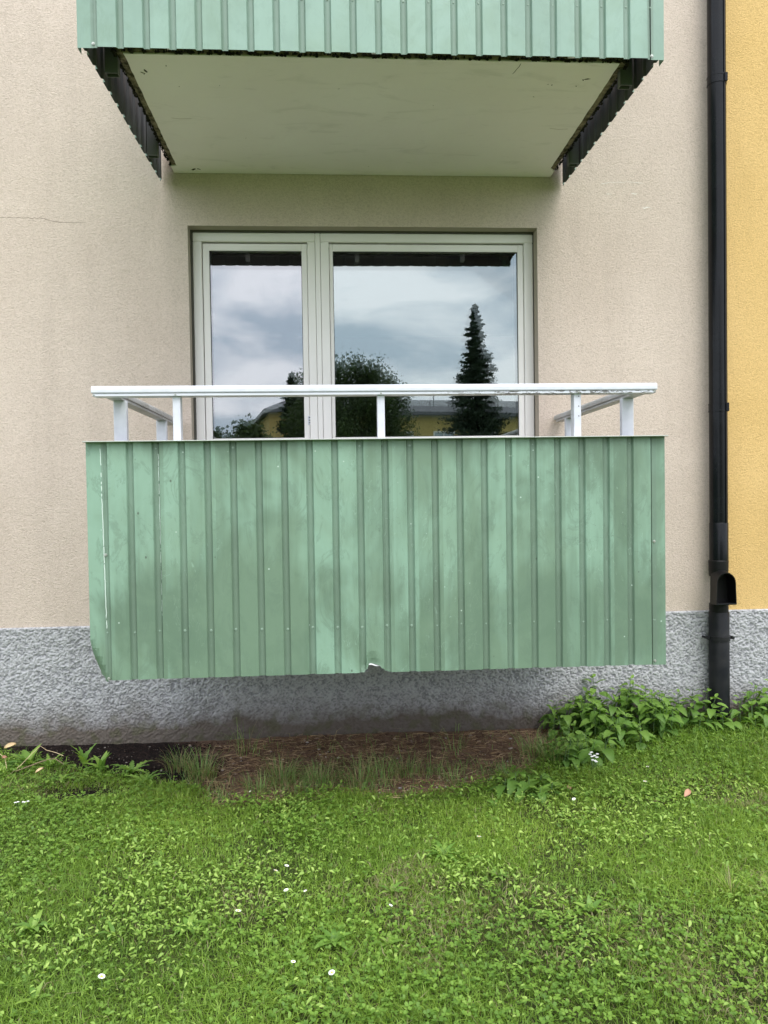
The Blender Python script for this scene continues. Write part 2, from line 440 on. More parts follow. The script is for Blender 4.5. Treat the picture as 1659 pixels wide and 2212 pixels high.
def leafy(name, stops, trans=.35, rough=.5, spec=.3, vein=False):
    """foliage: base colour from per-point 'tint', light passes through the blade"""
    t = NT(name, rough, spec)
    a = t.attr('tint').outputs['Fac']
    col = t.ramp(a, stops)
    if vein: col = t.mix(.5, col, t.ramp(t.noise(60, 3), [(.35, (.8, .8, .8)), (.65, (1.1, 1.1, 1.1))]), 'MULTIPLY')
    t.color(col)
    tr = t.n.new('ShaderNodeBsdfTranslucent'); t.l.new(t.mix(1.0, col, (1.5, 1.55, .75), 'MULTIPLY'), tr.inputs[0])
    mx = t.n.new('ShaderNodeMixShader'); mx.inputs[0].default_value = trans
    out = t.n['Material Output']; t.l.new(t.b.outputs[0], mx.inputs[1]); t.l.new(tr.outputs[0], mx.inputs[2]); t.l.new(mx.outputs[0], out.inputs[0])
    return t.m
MAT_GRASS = leafy('lawn_grass', [(0.0, (.32, .28, .16)), (.10, (.26, .24, .12)), (.13, (.078, .145, .024)), (.45, (.168, .282, .040)), (.8, (.270, .395, .064)), (1.0, (.40, .49, .11))], .35, .45)
MAT_CLOVER = leafy('clover_leaves', [(0.0, (.080, .160, .028)), (.5, (.160, .280, .044)), (1.0, (.250, .385, .066))], .35, .5)
MAT_BROAD = leafy('pale_ground_leaves', [(0.0, (.15, .26, .048)), (.5, (.27, .41, .085)), (1.0, (.41, .54, .14))], .35, .45)
MAT_NETTLE = leafy('nettle_leaf', [(0.0, (.060, .140, .028)), (.5, (.110, .215, .040)), (1.0, (.190, .320, .060))], .3, .5)
MAT_ROSETTE = leafy('weed_leaf', [(0.0, (.080, .170, .036)), (.5, (.16, .29, .055)), (1.0, (.27, .40, .08))], .35, .42)
MAT_TUFT = leafy('shade_grass', [(0.0, (.38, .30, .17)), (.2, (.30, .24, .12)), (.25, (.095, .175, .050)), (1.0, (.28, .42, .13))], .3, .5)
MAT_STRAW = leafy('dry_straw', [(0.0, (.17, .10, .055)), (.5, (.36, .22, .12)), (1.0, (.66, .50, .30))], .15, .7)
MAT_STEM = simple('green_stem', (.10, .17, .06), .6)
MAT_PETAL = simple('white_petal', (.85, .85, .83), .7)
MAT_DISC = simple('yellow_flower_disc', (.75, .50, .05), .8)
MAT_TREE = leafy('tree_leaves', [(0.0, (.025, .045, .015)), (1.0, (.065, .10, .030))], .2, .6)
MAT_SPRUCE = leafy('spruce_needles', [(0.0, (.012, .025, .013)), (1.0, (.035, .060, .028))], .08, .7)
MAT_BARK = simple('bark', (.10, .075, .055), .9, .1, 0, 20, (.06, .05, .04), .5, 30)

def ground_mat():
    t = NT('soil_and_thatch', .97, .1)
    z = t.attr('zone'); sp = t.n.new('ShaderNodeSeparateColor'); t.l.new(z.outputs['Color'], sp.inputs[0])
    n1 = t.noise(9, 5, .65); n2 = t.noise(70, 4, .7)
    soil = t.mix(t.ramp(n1, [(.35, 0.0), (.68, 1.0)]), (.115, .072, .050), (.27, .175, .120))
    soil = t.mix(t.math('MULTIPLY', t.ramp(n2, [(.5, 0.0), (.66, 1.0)]), .6), soil, (.36, .23, .155))
    mulch = t.mix(t.ramp(n2, [(.45, 0.0), (.68, 1.0)]), (.008, .006, .006), (.040, .026, .022))
    lawn = t.mix(t.ramp(n1, [(.3, 0.0), (.7, 1.0)]), (.030, .045, .014), (.075, .085, .028))
    far = t.mix(t.noise(3, 5), (.055, .105, .022), (.10, .165, .04))
    c = t.mix(sp.outputs[0], lawn, soil); c = t.mix(sp.outputs[1], c, mulch); c = t.mix(sp.outputs[2], c, far)
    t.color(c); t.bump(t.math('ADD', n2, n1), .8, .02); return t.m
MAT_GROUND = ground_mat()

# ------------------------------------------------------------------ ground sheet
def axis(a, b, step, far, grow=1.35):
    core = list(np.arange(a, b+1e-6, step)); lo, hi = [], []
    s = step; p = a
    while p > -far: s *= grow; p -= s; lo.append(max(p, -far))
    s = step; p = core[-1]
    while p < far: s *= grow; p += s; hi.append(min(p, far))
    return np.array(lo[::-1] + core + hi)
gx = axis(-3.0, 4.2, .022, 600); gy = axis(-4.2, .06, .022, 600)
GX, GY = np.meshgrid(gx, gy)
near = sstep(12, 6, np.abs(GX)) * sstep(14, 7, np.abs(GY))
soilm = sstep(-.10, .05, GY - lawn_edge(GX))
bare = soilm*sstep(.012, -.012, 0*GX)  # placeholder keeps arrays aligned
Z = gz(GX, GY)*near + (soilm*near)*(.016*(vnoise(GX, GY, 18, 9, 3)-.5)) + .0
rz_ = rng.random(GX.shape)
mul = np.maximum(sstep(-.50, -1.0, GX + .40*(vnoise(GX, GY, 5, 4, 3)-.5)) * soilm, hole(GX, GY)) * near
farm = sstep(-4.0, -5.2, GY) + sstep(3.6, 4.6, np.abs(GX-.4)); farm = np.clip(farm, 0, 1)
zone = np.stack([(soilm*near).ravel(), mul.ravel(), farm.ravel()], 1)
nx_, ny_ = len(gx), len(gy)
I = np.arange(nx_*ny_).reshape(ny_, nx_)
F = np.stack([I[:-1, :-1], I[:-1, 1:], I[1:, 1:], I[1:, :-1]], -1).reshape(-1, 4)
go = np_mesh('ground', np.stack([GX.ravel(), GY.ravel(), Z.ravel()], 1), F, MAT_GROUND, attrs={'zone': zone}, smooth=True, k=4)
go['kind'] = 'structure'

# ------------------------------------------------------------------ walls
WX0, WX1, WZ0, WZ1, SILL = -.854, 1.267, 1.70, 3.122, 1.70
XB, XL, XR, ZT, PL = 2.372, -7.0, 9.0, 8.6, .735
def wall_panel(name, mats, x0, x1, z0, z1, hole_=None, depth=.30):
    m = MB()
    xs = [x0, x1]; zs = [z0, z1]
    if hole_:
        hx0, hx1, hz0, hz1 = hole_
        for (a, b, c, d) in ((x0, hx0, z0, z1), (hx1, x1, z0, z1), (hx0, hx1, z0, hz0), (hx0, hx1, hz1, z1)):
            m.add([(a,0,c),(b,0,c),(b,0,d),(a,0,d)], [(0,1,2,3)])
        m.add([(hx0,0,hz0),(hx0,depth,hz0),(hx0,depth,hz1),(hx0,0,hz1)], [(0,1,2,3)], 1)
        m.add([(hx1,0,hz0),(hx1,depth,hz0),(hx1,depth,hz1),(hx1,0,hz1)], [(3,2,1,0)], 1)
        m.add([(hx0,0,hz1),(hx0,depth,hz1),(hx1,depth,hz1),(hx1,0,hz1)], [(0,1,2,3)], 1)
        m.add([(hx0,0,hz0),(hx0,depth,hz0),(hx1,depth,hz0),(hx1,0,hz0)], [(3,2,1,0)], 1)
    else:
        m.add([(x0,0,z0),(x1,0,z0),(x1,0,z1),(x0,0,z1)], [(0,1,2,3)])
    D = 9.0   # depth of the building
    m.add([(x0,0,z1),(x1,0,z1),(x1,D,z1),(x0,D,z1)], [(0,1,2,3)])
    m.add([(x0,D,z0),(x1,D,z0),(x1,D,z1),(x0,D,z1)], [(3,2,1,0)])
    m.add([(x0,0,z0),(x0,D,z0),(x0,D,z1),(x0,0,z1)], [(0,1,2,3)])
    m.add([(x1,0,z0),(x1,D,z0),(x1,D,z1),(x1,0,z1)], [(3,2,1,0)])
    return m
bw = thing('beige_wall', 'beige roughcast house wall around the window and both balconies', 'wall', (XL, 0, PL), world=True)
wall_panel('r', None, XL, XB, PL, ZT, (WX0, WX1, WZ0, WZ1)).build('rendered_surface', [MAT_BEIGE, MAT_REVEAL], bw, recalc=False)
yw = thing('yellow_wall', 'yellow roughcast wall strip right of the black downpipe', 'wall', (XB, 0, PL), world=True)
wall_panel('r', None, XB, XR, PL, ZT).build('rendered_surface', [MAT_YELLOW], yw, recalc=False)
# hairline crack at the left and pale scuffs at the right of the upper balcony
def strip(name, pts, w, mat, parent, y=-.0006):
    vs, fs = [], []
    for i, (x, z) in enumerate(pts):
        ww = w*(.4+.9*random.random()) if 0 < i < len(pts)-1 else w*.2
        vs += [(x, y, z+ww), (x, y, z-ww)]
        if i: fs.append((2*i-2, 2*i-1, 2*i+1, 2*i))
    return MB().add(vs, fs).build(name, mat, parent, recalc=False)
def wiggle(pts, n, amp):
    out = []
    for a, b in zip(pts[:-1], pts[1:]):
        for k in range(n):
            t = k/n; out.append((a[0]+(b[0]-a[0])*t, a[1]+(b[1]-a[1])*t + random.uniform(-amp, amp)))
    return out + [pts[-1]]
strip('crack', wiggle([(-2.3,3.16),(-1.942,3.163),(-1.827,3.164),(-1.77,3.157),(-1.689,3.160),(-1.655,3.144),(-1.551,3.135),(-1.447,3.136)], 6, .004), .0016, MAT_CRACK, bw)
strip('crack', wiggle([(1.99,1.72),(2.0,1.60),(2.02,1.50),(2.005,1.42)], 4, .004), .0008, MAT_CRACK, bw)
strip('scuff', wiggle([(1.665,3.394),(1.74,3.404),(1.83,3.407),(1.948,3.400)], 5, .003), .0022, MAT_SCRATCH, bw)
strip('scuff', wiggle([(1.86,3.335),(1.90,3.337)], 3, .004), .004, MAT_SCRATCH, bw)
strip('scuff', wiggle([(1.93,3.253),(1.99,3.246)], 4, .006), .004, MAT_SCRATCH, bw)
strip('scuff', wiggle([(1.70,3.335),(1.74,3.333)], 3, .003), .002, MAT_SCRATCH, bw)

# plinth: thrown roughcast as real relief
PY = -.012
def plinth(x0, x1, z0, z1, step):
    xs = np.arange(x0, x1+1e-6, step); zs = np.arange(z0, z1+1e-6, step); zs[-1] = z1; xs[-1] = x1
    X, Zz = np.meshgrid(xs, zs)
    u = X + .010*(vnoise(X, Zz, 60, 21, 1)-.5); w = Zz + .010*(vnoise(X, Zz, 55, 22, 1)-.5)
    h = .70*vnoise(u, w*1.15, 122, 23, 2) + .30*vnoise(u+5, w, 46, 24, 2)
    h = np.clip((h-.30)/.40, 0, 1)
    amp = .0088*(1-.35*sstep(.30, .05, Zz))
    Y = PY - amp*h + .008*(vnoise(X, Zz, 3, 25, 2)-.5)
    Y = np.where(Zz > z1-step*.6, -.001, Y)
    n0, n1 = len(zs), len(xs); I = np.arange(n0*n1).reshape(n0, n1)
    F = np.stack([I[:-1, :-1], I[:-1, 1:], I[1:, 1:], I[1:, :-1]], -1).reshape(-1, 4)
    return np.stack([X.ravel(), Y.ravel(), Zz.ravel()], 1), F, h.ravel()
pt = thing('plinth_wall', 'rough grey roughcast plinth along the foot of the house', 'wall', (XL, 0, 0), world=True)
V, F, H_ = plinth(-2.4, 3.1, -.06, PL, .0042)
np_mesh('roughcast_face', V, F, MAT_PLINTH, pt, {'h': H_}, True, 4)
V1, F1, H1 = plinth(-5.0, -2.4, -.06, PL, .0085); V2, F2, H2 = plinth(3.1, 5.6, -.06, PL, .0085)
V3, F3, H3 = plinth(XL, -5.0, -.06, PL, .02); V4, F4, H4 = plinth(5.6, XR, -.06, PL, .02)
np_mesh('roughcast_end', np.concatenate([V3, V4]), np.concatenate([F3, F4+len(V3)]), MAT_PLINTH, pt, {'h': np.concatenate([H3, H4])}, True, 4)
np_mesh('roughcast_end', np.concatenate([V1, V2]), np.concatenate([F1, F2+len(V1)]), MAT_PLINTH, pt, {'h': np.concatenate([H1, H2])}, True, 4)
mm = MB(); mm.add([(XL,9,-.1),(XR,9,-.1),(XR,9,PL),(XL,9,PL)], [(0,1,2,3)]); mm.add([(XL,0,-.1),(XL,9,-.1),(XL,9,PL),(XL,0,PL)], [(0,1,2,3)])
mm.add([(XR,0,-.1),(XR,9,-.1),(XR,9,PL),(XR,0,PL)], [(3,2,1,0)]); mm.build('plinth_return', MAT_PLINTH, pt, recalc=False)

# ------------------------------------------------------------------ window
wt = thing('window', 'white framed window with two panes mirroring clouds and trees behind the lower balcony', 'window', (.2, .1, 1.72), world=True)
def frame_bar(x0, x1, z0, z1, y0, y1=.20, b=.004): return MB().box(x0, x1, y0, y1, z0, z1, bev=b)
m = MB(); m.box(WX0-.0, WX0+.010, .075, .2, WZ0, WZ1); m.box(WX1-.004, WX1+.0, .09, .2, WZ0, WZ1); m.box(WX0+.01, WX1-.004, .075, .2, 3.113, WZ1); m.build('joint_strip', MAT_GAP, wt)
FB = 1.735
zt = 3.112
m = MB(); m.box(-.843, -.789, .088, .20, FB, zt-.055, bev=.004); m.box(1.205, 1.262, .088, .20, FB, zt-.055, bev=.004)
m.box(-.843, -.097, .086, .20, zt-.055, zt, bev=.005); m.box(-.066, 1.262, .086, .20, zt-.055, zt, bev=.005)
m.box(-.843, 1.262, .086, .22, FB-.03, FB+.045, bev=.004)
m.build('frame', MAT_FRAME, wt)
m = MB(); m.box(-.146, -.099, .087, .20, FB, zt-.0555, bev=.002); m.box(-.097, -.067, .084, .20, FB, zt-.001, bev=.003); m.box(-.065, -.014, .087, .20, FB, zt-.0555, bev=.002)
m.build('mullion', MAT_FRAME, wt)
def sash(x0, x1, z0, z1, wl, wr, wtp, wb, yf, n):
    m = MB()
    m.box(x0, x0+wl, yf, .19, z0, z1, bev=.003); m.box(x1-wr, x1, yf, .19, z0, z1, bev=.003)
    m.box(x0+wl-.001, x1-wr+.001, yf+.0005, .19, z1-wtp, z1-.0003, bev=.003); m.box(x0+wl-.001, x1-wr+.001, yf+.0005, .19, z0+.0003, z0+wb, bev=.003)
    s = m.build('sash', MAT_FRAME, wt)
    g = MB(); gx0, gx1, gz0, gz1 = x0+wl, x1-wr, z0+wb, z1-wtp; t_ = .006
    for q in ((gx0-.001, gx0+t_*.5, gz0, gz1), (gx1-t_*.5, gx1+.001, gz0, gz1), (gx0, gx1, gz0-.001, gz0+t_*.5), (gx0, gx1, gz1-t_*.5, gz1+.001)):
        g.box(q[0], q[1], yf+.006, yf+.02, q[2], q[3])
    gg = g.build('gasket', MAT_GASKET, s); gg.location = (0, 0, 0)
    return gx0, gx1, gz0, gz1
gl = sash(-.785, -.148, FB+.045, 3.049, .040, .034, .044, .076, .100, 0)
gr = sash(-.012, 1.203, FB+.045, 3.049, .022, .036, .044, .076, .100, 1)
def pane(q, y, mat, tilt=(0, 0), name='glass_pane'):
    x0, x1, z0, z1 = q; cx = (x0+x1)/2; cz = (z0+z1)/2
    f = lambda x, z: (x, y + (x-cx)*tilt[0] + (z-cz)*tilt[1], z)
    return MB().add([f(x0,z0), f(x1,z0), f(x1,z1), f(x0,z1)], [(0,1,2,3)]).build(name, mat, wt, recalc=False)
pane(gl, .113, MAT_GLASS_L, (.002, .003)); pane(gr, .113, MAT_GLASS_R, (-.002, .003))
pane(gl, .145, MAT_GLASS_IN, (.003, .0065), 'inner_pane'); pane(gr, .145, MAT_GLASS_IN, (.0005, .007), 'inner_pane')
la = MB().box(-.160, -.140, .0945, .1015, 1.936, 1.990, bev=.001).build('latch', MAT_ALU, wt)
m = MB()
for z in (1.948, 1.963, 1.980): m.box(-.154, -.146, .0935, .095, z-.003, z+.003)
d_ = m.build('latch_screw', MAT_GASKET, la); d_.location = (0, 0, 0)
# dim room behind the glass
m = MB()
RX0, RX1, RY1, RZ0, RZ1 = -2.0, 2.3, 4.6, .9, 3.4
m.add([(RX0,.28,RZ0),(RX1,.28,RZ0),(RX1,RY1,RZ0),(RX0,RY1,RZ0),(RX0,.28,RZ1),(RX1,.28,RZ1),(RX1,RY1,RZ1),(RX0,RY1,RZ1)],
      [(0,1,2,3),(7,6,5,4),(3,2,6,7),(0,3,7,4),(1,5,6,2)])
for (a, b, c, d) in ((RX0, WX0, RZ0, RZ1), (WX1, RX1, RZ0, RZ1), (WX0, WX1, RZ0, WZ0), (WX0, WX1, WZ1, RZ1)):
    m.add([(a,.28,c),(b,.28,c),(b,.28,d),(a,.28,d)], [(3,2,1,0)])
rm = m.build('room_interior', MAT_ROOM, None, recalc=False); rm['kind'] = 'structure'

# ------------------------------------------------------------------ corrugated sheets
PITCH, GD, GH, GF = .1077, .0112, .0105, .0160     # groove pitch, depth, half-width of its bed, half-width at the face
def ribs_between(a, b, off=.001):
    k0 = math.ceil((a-off)/PITCH - 1e-6); return [off + PITCH*k for k in range(k0, k0+200) if off + PITCH*k <= b]
def profile(a, b, off=.001, extra=()):
    """(s, depth) points of the sheet between a and b"""
    pts = {}
    def dep(s):
        r = off + PITCH*round((s-off)/PITCH); d = abs(s-r)
        if d <= GH: return GD
        if d >= GF: return 0.0
        return GD*(GF-d)/(GF-GH)
    ss = {a, b} | {s for s in extra if a < s < b}
    for r in ribs_between(a-.02, b+.02, off):
        for d in (-GF, -GH, -GH*.35, GH*.35, GH, GF):
            if a < r+d < b: ss.add(r+d)
        for q in (.25, .5, .75):
            s = r+GF+(PITCH-2*GF)*q
            if a < s < b: ss.add(s)
    # a shallow bead in the bed of every groove stiffens the sheet
    out = []
    for s in sorted(ss):
        r = off + PITCH*round((s-off)/PITCH)
        out.append((s, dep(s) - (.0016 if abs(s-r) <= GH*.36 else 0)))
    return out
def sheet(name, prof, zrow, place, parent, mats, thick=.0009, warp=None):
    """prof: [(s, depth)]; zrow(s) -> rows of z; place(s, depth, z) -> xyz. A front skin, a back skin (material 1) and the cut edges"""
    n = len(prof); rows = zrow(prof[0][0]); R = len(rows)
    V = []; Fs = []; mi = []
    for side in (0, 1):
        for j in range(R):
            for s, d in prof:
                z = zrow(s)[j]; w = warp(s, z) if warp else 0
                V.append(place(s, d + w + side*thick, z))
    o = n*R
    for j in range(R-1):
        for i in range(n-1):
            a, b, c, e_ = j*n+i, j*n+i+1, (j+1)*n+i+1, (j+1)*n+i
            Fs.append((a, b, c, e_)); mi.append(0)
            Fs.append((o+e_, o+c, o+b, o+a)); mi.append(1)
    for i in range(n-1):
        Fs.append((i+1, i, o+i, o+i+1)); mi.append(0)
        t = (R-1)*n; Fs.append((t+i, t+i+1, o+t+i+1, o+t+i)); mi.append(0)
    for j in range(R-1):
        a, b = j*n, (j+1)*n; Fs.append((a, b, o+b, o+a)); mi.append(0)
        a, b = j*n+n-1, (j+1)*n+n-1; Fs.append((b, a, o+a, o+b)); mi.append(0)
    m = MB(); m.add(V, Fs); m.mi = mi
    return m.build(name, mats, parent, recalc=False)

def rows(z0, z1, n): return [z0 + (z1-z0)*k/n for k in range(n+1)]
YF = -1.400  # cladding, post and rail numbers were scaled about the camera to this plane
def warpf(seed):
    r = random.Random(seed); ph = [(r.uniform(3, 9), r.uniform(3, 8), r.uniform(0, 6), r.uniform(.0002, .0006)) for _ in range(6)]
    return lambda s, z: sum(a*math.sin(kx*s+kz*z+p) for kx, kz, p, a in ph)

def make_screw(parent, x, y, z, mat=MAT_SCREW, r=.0042):
    m = MB(); n = 8
    rings = [[(x + rr*math.cos(2*math.pi*i/n), yy, z + rr*math.sin(2*math.pi*i/n)) for i in range(n)] for yy, rr in ((y, r*1.5), (y-.0012, r*1.5), (y-.0014, r), (y-.004, r*.8))]
    m.ring_tube(rings); return m.build('screw', mat, parent)

# ---- lower balcony
LZ0, LZ1 = .729, 1.734
lb = thing('balcony', 'lower balcony with weathered green corrugated cladding and white handrail, dented along its bottom edge', 'balcony', (.2, -.64, .70), world=True)
NOTCH = (.116, .2145)
def low_z(s):
    z0 = LZ0
    if NOTCH[0]-.004 < s < NOTCH[1]:
        t = (s-NOTCH[0])/(NOTCH[1]-NOTCH[0])
        z0 += .034*max(0, min(1, t*4.5, (1-t)*2.2)) + .0025*math.sin(t*40)
    r = rows(z0, LZ1, 16); return r[:1] + [z0+.012, z0+.03] + r[1:]
def low_warp(s, z):
    w = warpf(3)(s, z)
    # buckle above the torn notch
    w += .014*math.exp(-((s-.145)/.035)**2 - ((z-.760)/.030)**2)
    return w
ex = [NOTCH[0]-.004, NOTCH[0]+.004] + [NOTCH[0]+k*.008 for k in range(2, 13)]
Pf = lambda x, d, z: (x, YF+d, z)
for (a, b, dy) in ((-.9757, -.7419, 0.0), (-.7458, .3357, .0012), (.3318, 1.4026, -.0006)):
    pr_ = profile(a, b, extra=ex)
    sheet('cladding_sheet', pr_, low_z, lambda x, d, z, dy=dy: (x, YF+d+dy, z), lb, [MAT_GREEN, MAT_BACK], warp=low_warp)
# torn, curled lip in the notch
m = MB(); V = []; Fs = []
for i in range(9):
    t = i/8; x = .133+.055*t; z = .7625 - .010*t*t + .002*math.sin(9*t)
    V += [(x, YF+.001, z), (x+.002, YF+.008, z-.002-.001*math.sin(6*t)), (x+.001, YF+.014, z+.003)]
    if i: b = 3*i; Fs += [(b-3, b-2, b+1, b), (b-2, b-1, b+2, b+1)]
m.add(V, Fs); m.build('torn_lip', MAT_ALU_GREY, lb, recalc=False)
# corner trims: left one is bent in at its foot
def bend_left(x, y, z):
    # crease from (-1.012, .860) down to (-.976, .740)
    xc = -1.0124 + (.8595-z)*.306
    if z < .92:
        xc = min(xc, -.972) if z < .8595 else -1.053 + (.92-z)*.667
    if z < .92 and x < xc:
        f = min(1, (.92-z)/.15); d = xc - x
        x = xc - d*(1-.42*f); y += d*.85*f
    return (float(x), y, z)
def corner(xout, sgn, z0, z1, mat, parent, bent=False, width=.074):
    V = []; Fs = []; zr = rows(z0, z1, 28)
    sx = [xout + sgn*t for t in (0, .010, .022, .036, .050, .062, width)]
    for j, z in enumerate(zr):
        ring = [(xout, YF+.06, z), (xout, YF+.03, z), (xout, YF+GD*.55+.002, z)] + [(x, YF+GD*.72, z) for x in sx[1:]]
        for p in ring:
            zz = p[2]
            if bent and j == 0: zz += (.018 if p[0] < -1.02 else .010 if p[0] < -1.0 else -.003)
            V.append(bend_left(p[0], p[1], zz) if bent else (p[0], p[1], zz))
    n = len(ring)
    for j in range(len(zr)-1):
        for i in range(n-1): Fs.append((j*n+i, j*n+i+1, (j+1)*n+i+1, (j+1)*n+i))
    return MB().add(V, Fs).build('corner_trim', mat, parent, recalc=False)
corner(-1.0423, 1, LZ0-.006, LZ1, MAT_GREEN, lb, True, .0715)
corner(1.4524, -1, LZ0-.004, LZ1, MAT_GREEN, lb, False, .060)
# side cladding
def side_sheets(parent, x_f, x_b, z0, z1, mat, nz=4, bent=False):
    pr_ = profile(-1.388, -.02, off=-.06)
    sg = -1 if x_f < 0 else 1
    def place(s, d, z):
        x = x_f + (x_b-x_f)*(s+1.388)/1.368
        if bent: x += float(.075*sstep(.94, .74, z)*sstep(-1.0, -1.38, s))
        return (x - sg*d, s, z)
    def zr(s):
        return rows(z0, z1, nz)
    return sheet('side_cladding_sheet', pr_, zr, place, parent, [mat, MAT_BACK], warp=warpf(8))
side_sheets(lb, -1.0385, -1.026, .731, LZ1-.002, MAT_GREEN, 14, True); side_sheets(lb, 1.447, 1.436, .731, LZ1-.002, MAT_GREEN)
m = MB(); m.box(-1.047, 1.457, YF-.024, YF+.028, LZ1, LZ1+.0038, bev=.001)
m.box(-1.047, -1.005, YF+.0285, -.02, LZ1, LZ1+.0035, bev=.001); m.box(1.413, 1.457, YF+.0285, -.02, LZ1, LZ1+.0035, bev=.001)
m.build('coping_strip', MAT_TRIM, lb)
for k in range(-9, 14):
    x = .001+PITCH*k; zz = .928 - .003*math.sin(k*2.1) + (0 if k > -5 else .003)
    make_screw(lb, x + random.uniform(-.003, .003), YF+GD+low_warp(x, zz), zz, MAT_SCREW_GREEN)
for x, z in ((-.970, 1.260), (-.969, .736), (1.402, 1.273), (1.402, .743)): make_screw(lb, x, YF+GD*.7, z, MAT_SCREW, .0045)
for k in (-7, -4, 1, 3, 8, 12): make_screw(lb, .001+PITCH*k, YF+GD, 1.706, MAT_SCREW_GREEN, .004)
# slab
MB().box(-.925, 1.345, -1.262, -.012, .79, .94, bev=.006).build('slab', MAT_SLABEDGE, lb)
# posts
def post_front(x, parent, z0, z1): return MB().box(x-.016, x+.016, YF+.016, YF+.064, z0, z1, bev=.002).build('post', MAT_ALU, parent)
for x in (-.6646, .2038, 1.066): post_front(x, lb, .75, 1.926)
def post_side(x, y, parent, z0, z1): return MB().box(x-.028, x+.028, y-.014, y+.014, z0, z1, bev=.002).build('post', MAT_ALU, parent)
for x, y in ((-.934, -1.243), (-.958, -.33), (1.357, -1.20), (1.380, -.26)): post_side(x, y, lb, .75, 1.926)
# handrail: rounded cap over a narrow lower strip
def rail_profile(y0, y1, z0, z1):
    r = .006
    return [(y0+.002, z0), (y0, z0+.004), (y0, z1-.014), (y0+.003, z1-.006), (y0+.010, z1), (y1-.010, z1), (y1-.003, z1-.006), (y1, z1-.014), (y1, z0+.004), (y1-.002, z0)]
def handrail(parent, zb, zt_):
    r = thing_part = MB(); r.prism_x(rail_profile(YF-.004, YF+.066, zb+.0135, zt_), -1.0114, 1.4162)
    h = r.build('handrail', MAT_ALU, parent)
    s = MB(); s.box(-1.007, 1.412, YF+.001, YF+.060, zb, zb+.0125, bev=.0015); q = s.build('lower_strip', MAT_ALU_W, h); q.location = (0, 0, 0)
    s = MB(); s.box(-1.006, 1.411, YF+.005, YF+.055, zb+.011, zb+.016); q = s.build('groove', MAT_GASKET, h); q.location = (0, 0, 0)
    for (xf, xb) in ((-.941, -.957), (1.359, 1.386)):
        V = []
        for y, xc in ((YF+.062, xf), (-.022, xb)):
            pf = rail_profile(-.033, .033, zb+.012, zt_-.001)
            V.append([(xc+a, y, z) for a, z in pf])
        hs = MB().ring_tube(V).build('side_handrail', MAT_ALU_GREY, parent)
        V = [[(xc+a, y, z) for a, z in ((-.026, zb), (.026, zb), (.026, zb+.0105), (-.026, zb+.0105))] for y, xc in ((YF+.062, xf), (-.05, xb))]
        q = MB().ring_tube(V).build('lower_strip', MAT_ALU_GREY, hs); q.location = (0, 0, 0)
    return h
hr = handrail(lb, 1.926, 1.9695)
for x, z in ((-1.001, 1.932), (-.6646, 1.932), (.2038, 1.932), (1.066, 1.932), (1.405, 1.932)):
    make_screw(hr, x, YF+.001, z, MAT_SCREW, .0028).location = (0, 0, 0)
for z in (1.915, 1.872, 1.829): make_screw(lb, 1.071, YF+.016, z, MAT_GASKET, .0016)

# ---- upper balcony
UZ0, UZ1 = 3.372, 4.377
ub = thing('balcony', 'upper balcony overhead, seen from below with its pale painted concrete underside', 'balcony', (.2, -.64, 3.43), world=True)
up_rows = lambda s: [UZ0, UZ0+.010, UZ0+.03] + rows(UZ0, UZ1, 8)[1:]
for (a, b, dy) in ((-.9757, -.7419, 0.0), (-.7458, .3357, .0012), (.3318, 1.4026, -.0006)):
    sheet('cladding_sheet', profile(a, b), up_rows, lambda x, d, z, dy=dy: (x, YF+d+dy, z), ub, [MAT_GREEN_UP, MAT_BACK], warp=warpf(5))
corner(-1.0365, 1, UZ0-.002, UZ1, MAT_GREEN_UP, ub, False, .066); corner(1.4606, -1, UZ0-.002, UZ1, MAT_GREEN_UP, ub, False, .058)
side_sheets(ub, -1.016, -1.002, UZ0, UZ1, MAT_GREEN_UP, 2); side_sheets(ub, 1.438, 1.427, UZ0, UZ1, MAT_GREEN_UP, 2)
MB().box(-1.041, 1.465, YF-.016, YF+.028, UZ1, UZ1+.0075, bev=.0015).build('coping_strip', MAT_TRIM, ub)
for k in range(-9, 14):
    x = .001+PITCH*k; make_screw(ub, x, YF+GD, 3.594 if k > -4 else 3.62, MAT_SCREW_GREEN)
for x, z in ((-.972, 3.388), (1.406, 3.386)): make_screw(ub, x, YF+GD*.7, z, MAT_SCREW, .0048)
MB().box(-.928, 1.360, -1.262, -.012, 3.436, 3.585, bev=.012).build('slab', MAT_SLABEDGE, ub)
# slab-edge moss whose black also paints in the gap's shade; white painted plaster coat
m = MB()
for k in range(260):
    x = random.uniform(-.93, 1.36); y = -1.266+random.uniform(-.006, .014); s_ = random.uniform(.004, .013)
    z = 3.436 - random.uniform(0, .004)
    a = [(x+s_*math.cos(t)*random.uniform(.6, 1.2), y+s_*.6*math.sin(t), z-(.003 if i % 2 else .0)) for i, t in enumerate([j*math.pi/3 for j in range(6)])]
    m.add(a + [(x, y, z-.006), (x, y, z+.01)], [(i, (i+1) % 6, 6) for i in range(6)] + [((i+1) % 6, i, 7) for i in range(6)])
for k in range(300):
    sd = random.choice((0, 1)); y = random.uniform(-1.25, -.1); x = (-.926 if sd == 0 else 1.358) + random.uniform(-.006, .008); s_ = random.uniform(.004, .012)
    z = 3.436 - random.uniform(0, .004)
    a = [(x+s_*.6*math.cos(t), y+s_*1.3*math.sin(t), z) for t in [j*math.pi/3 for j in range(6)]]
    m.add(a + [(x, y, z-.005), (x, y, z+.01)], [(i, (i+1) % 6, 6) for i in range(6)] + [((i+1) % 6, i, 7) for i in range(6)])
mo = m.build('moss', MAT_MOSS_SHADE, ub); mo['kind'] = 'stuff'
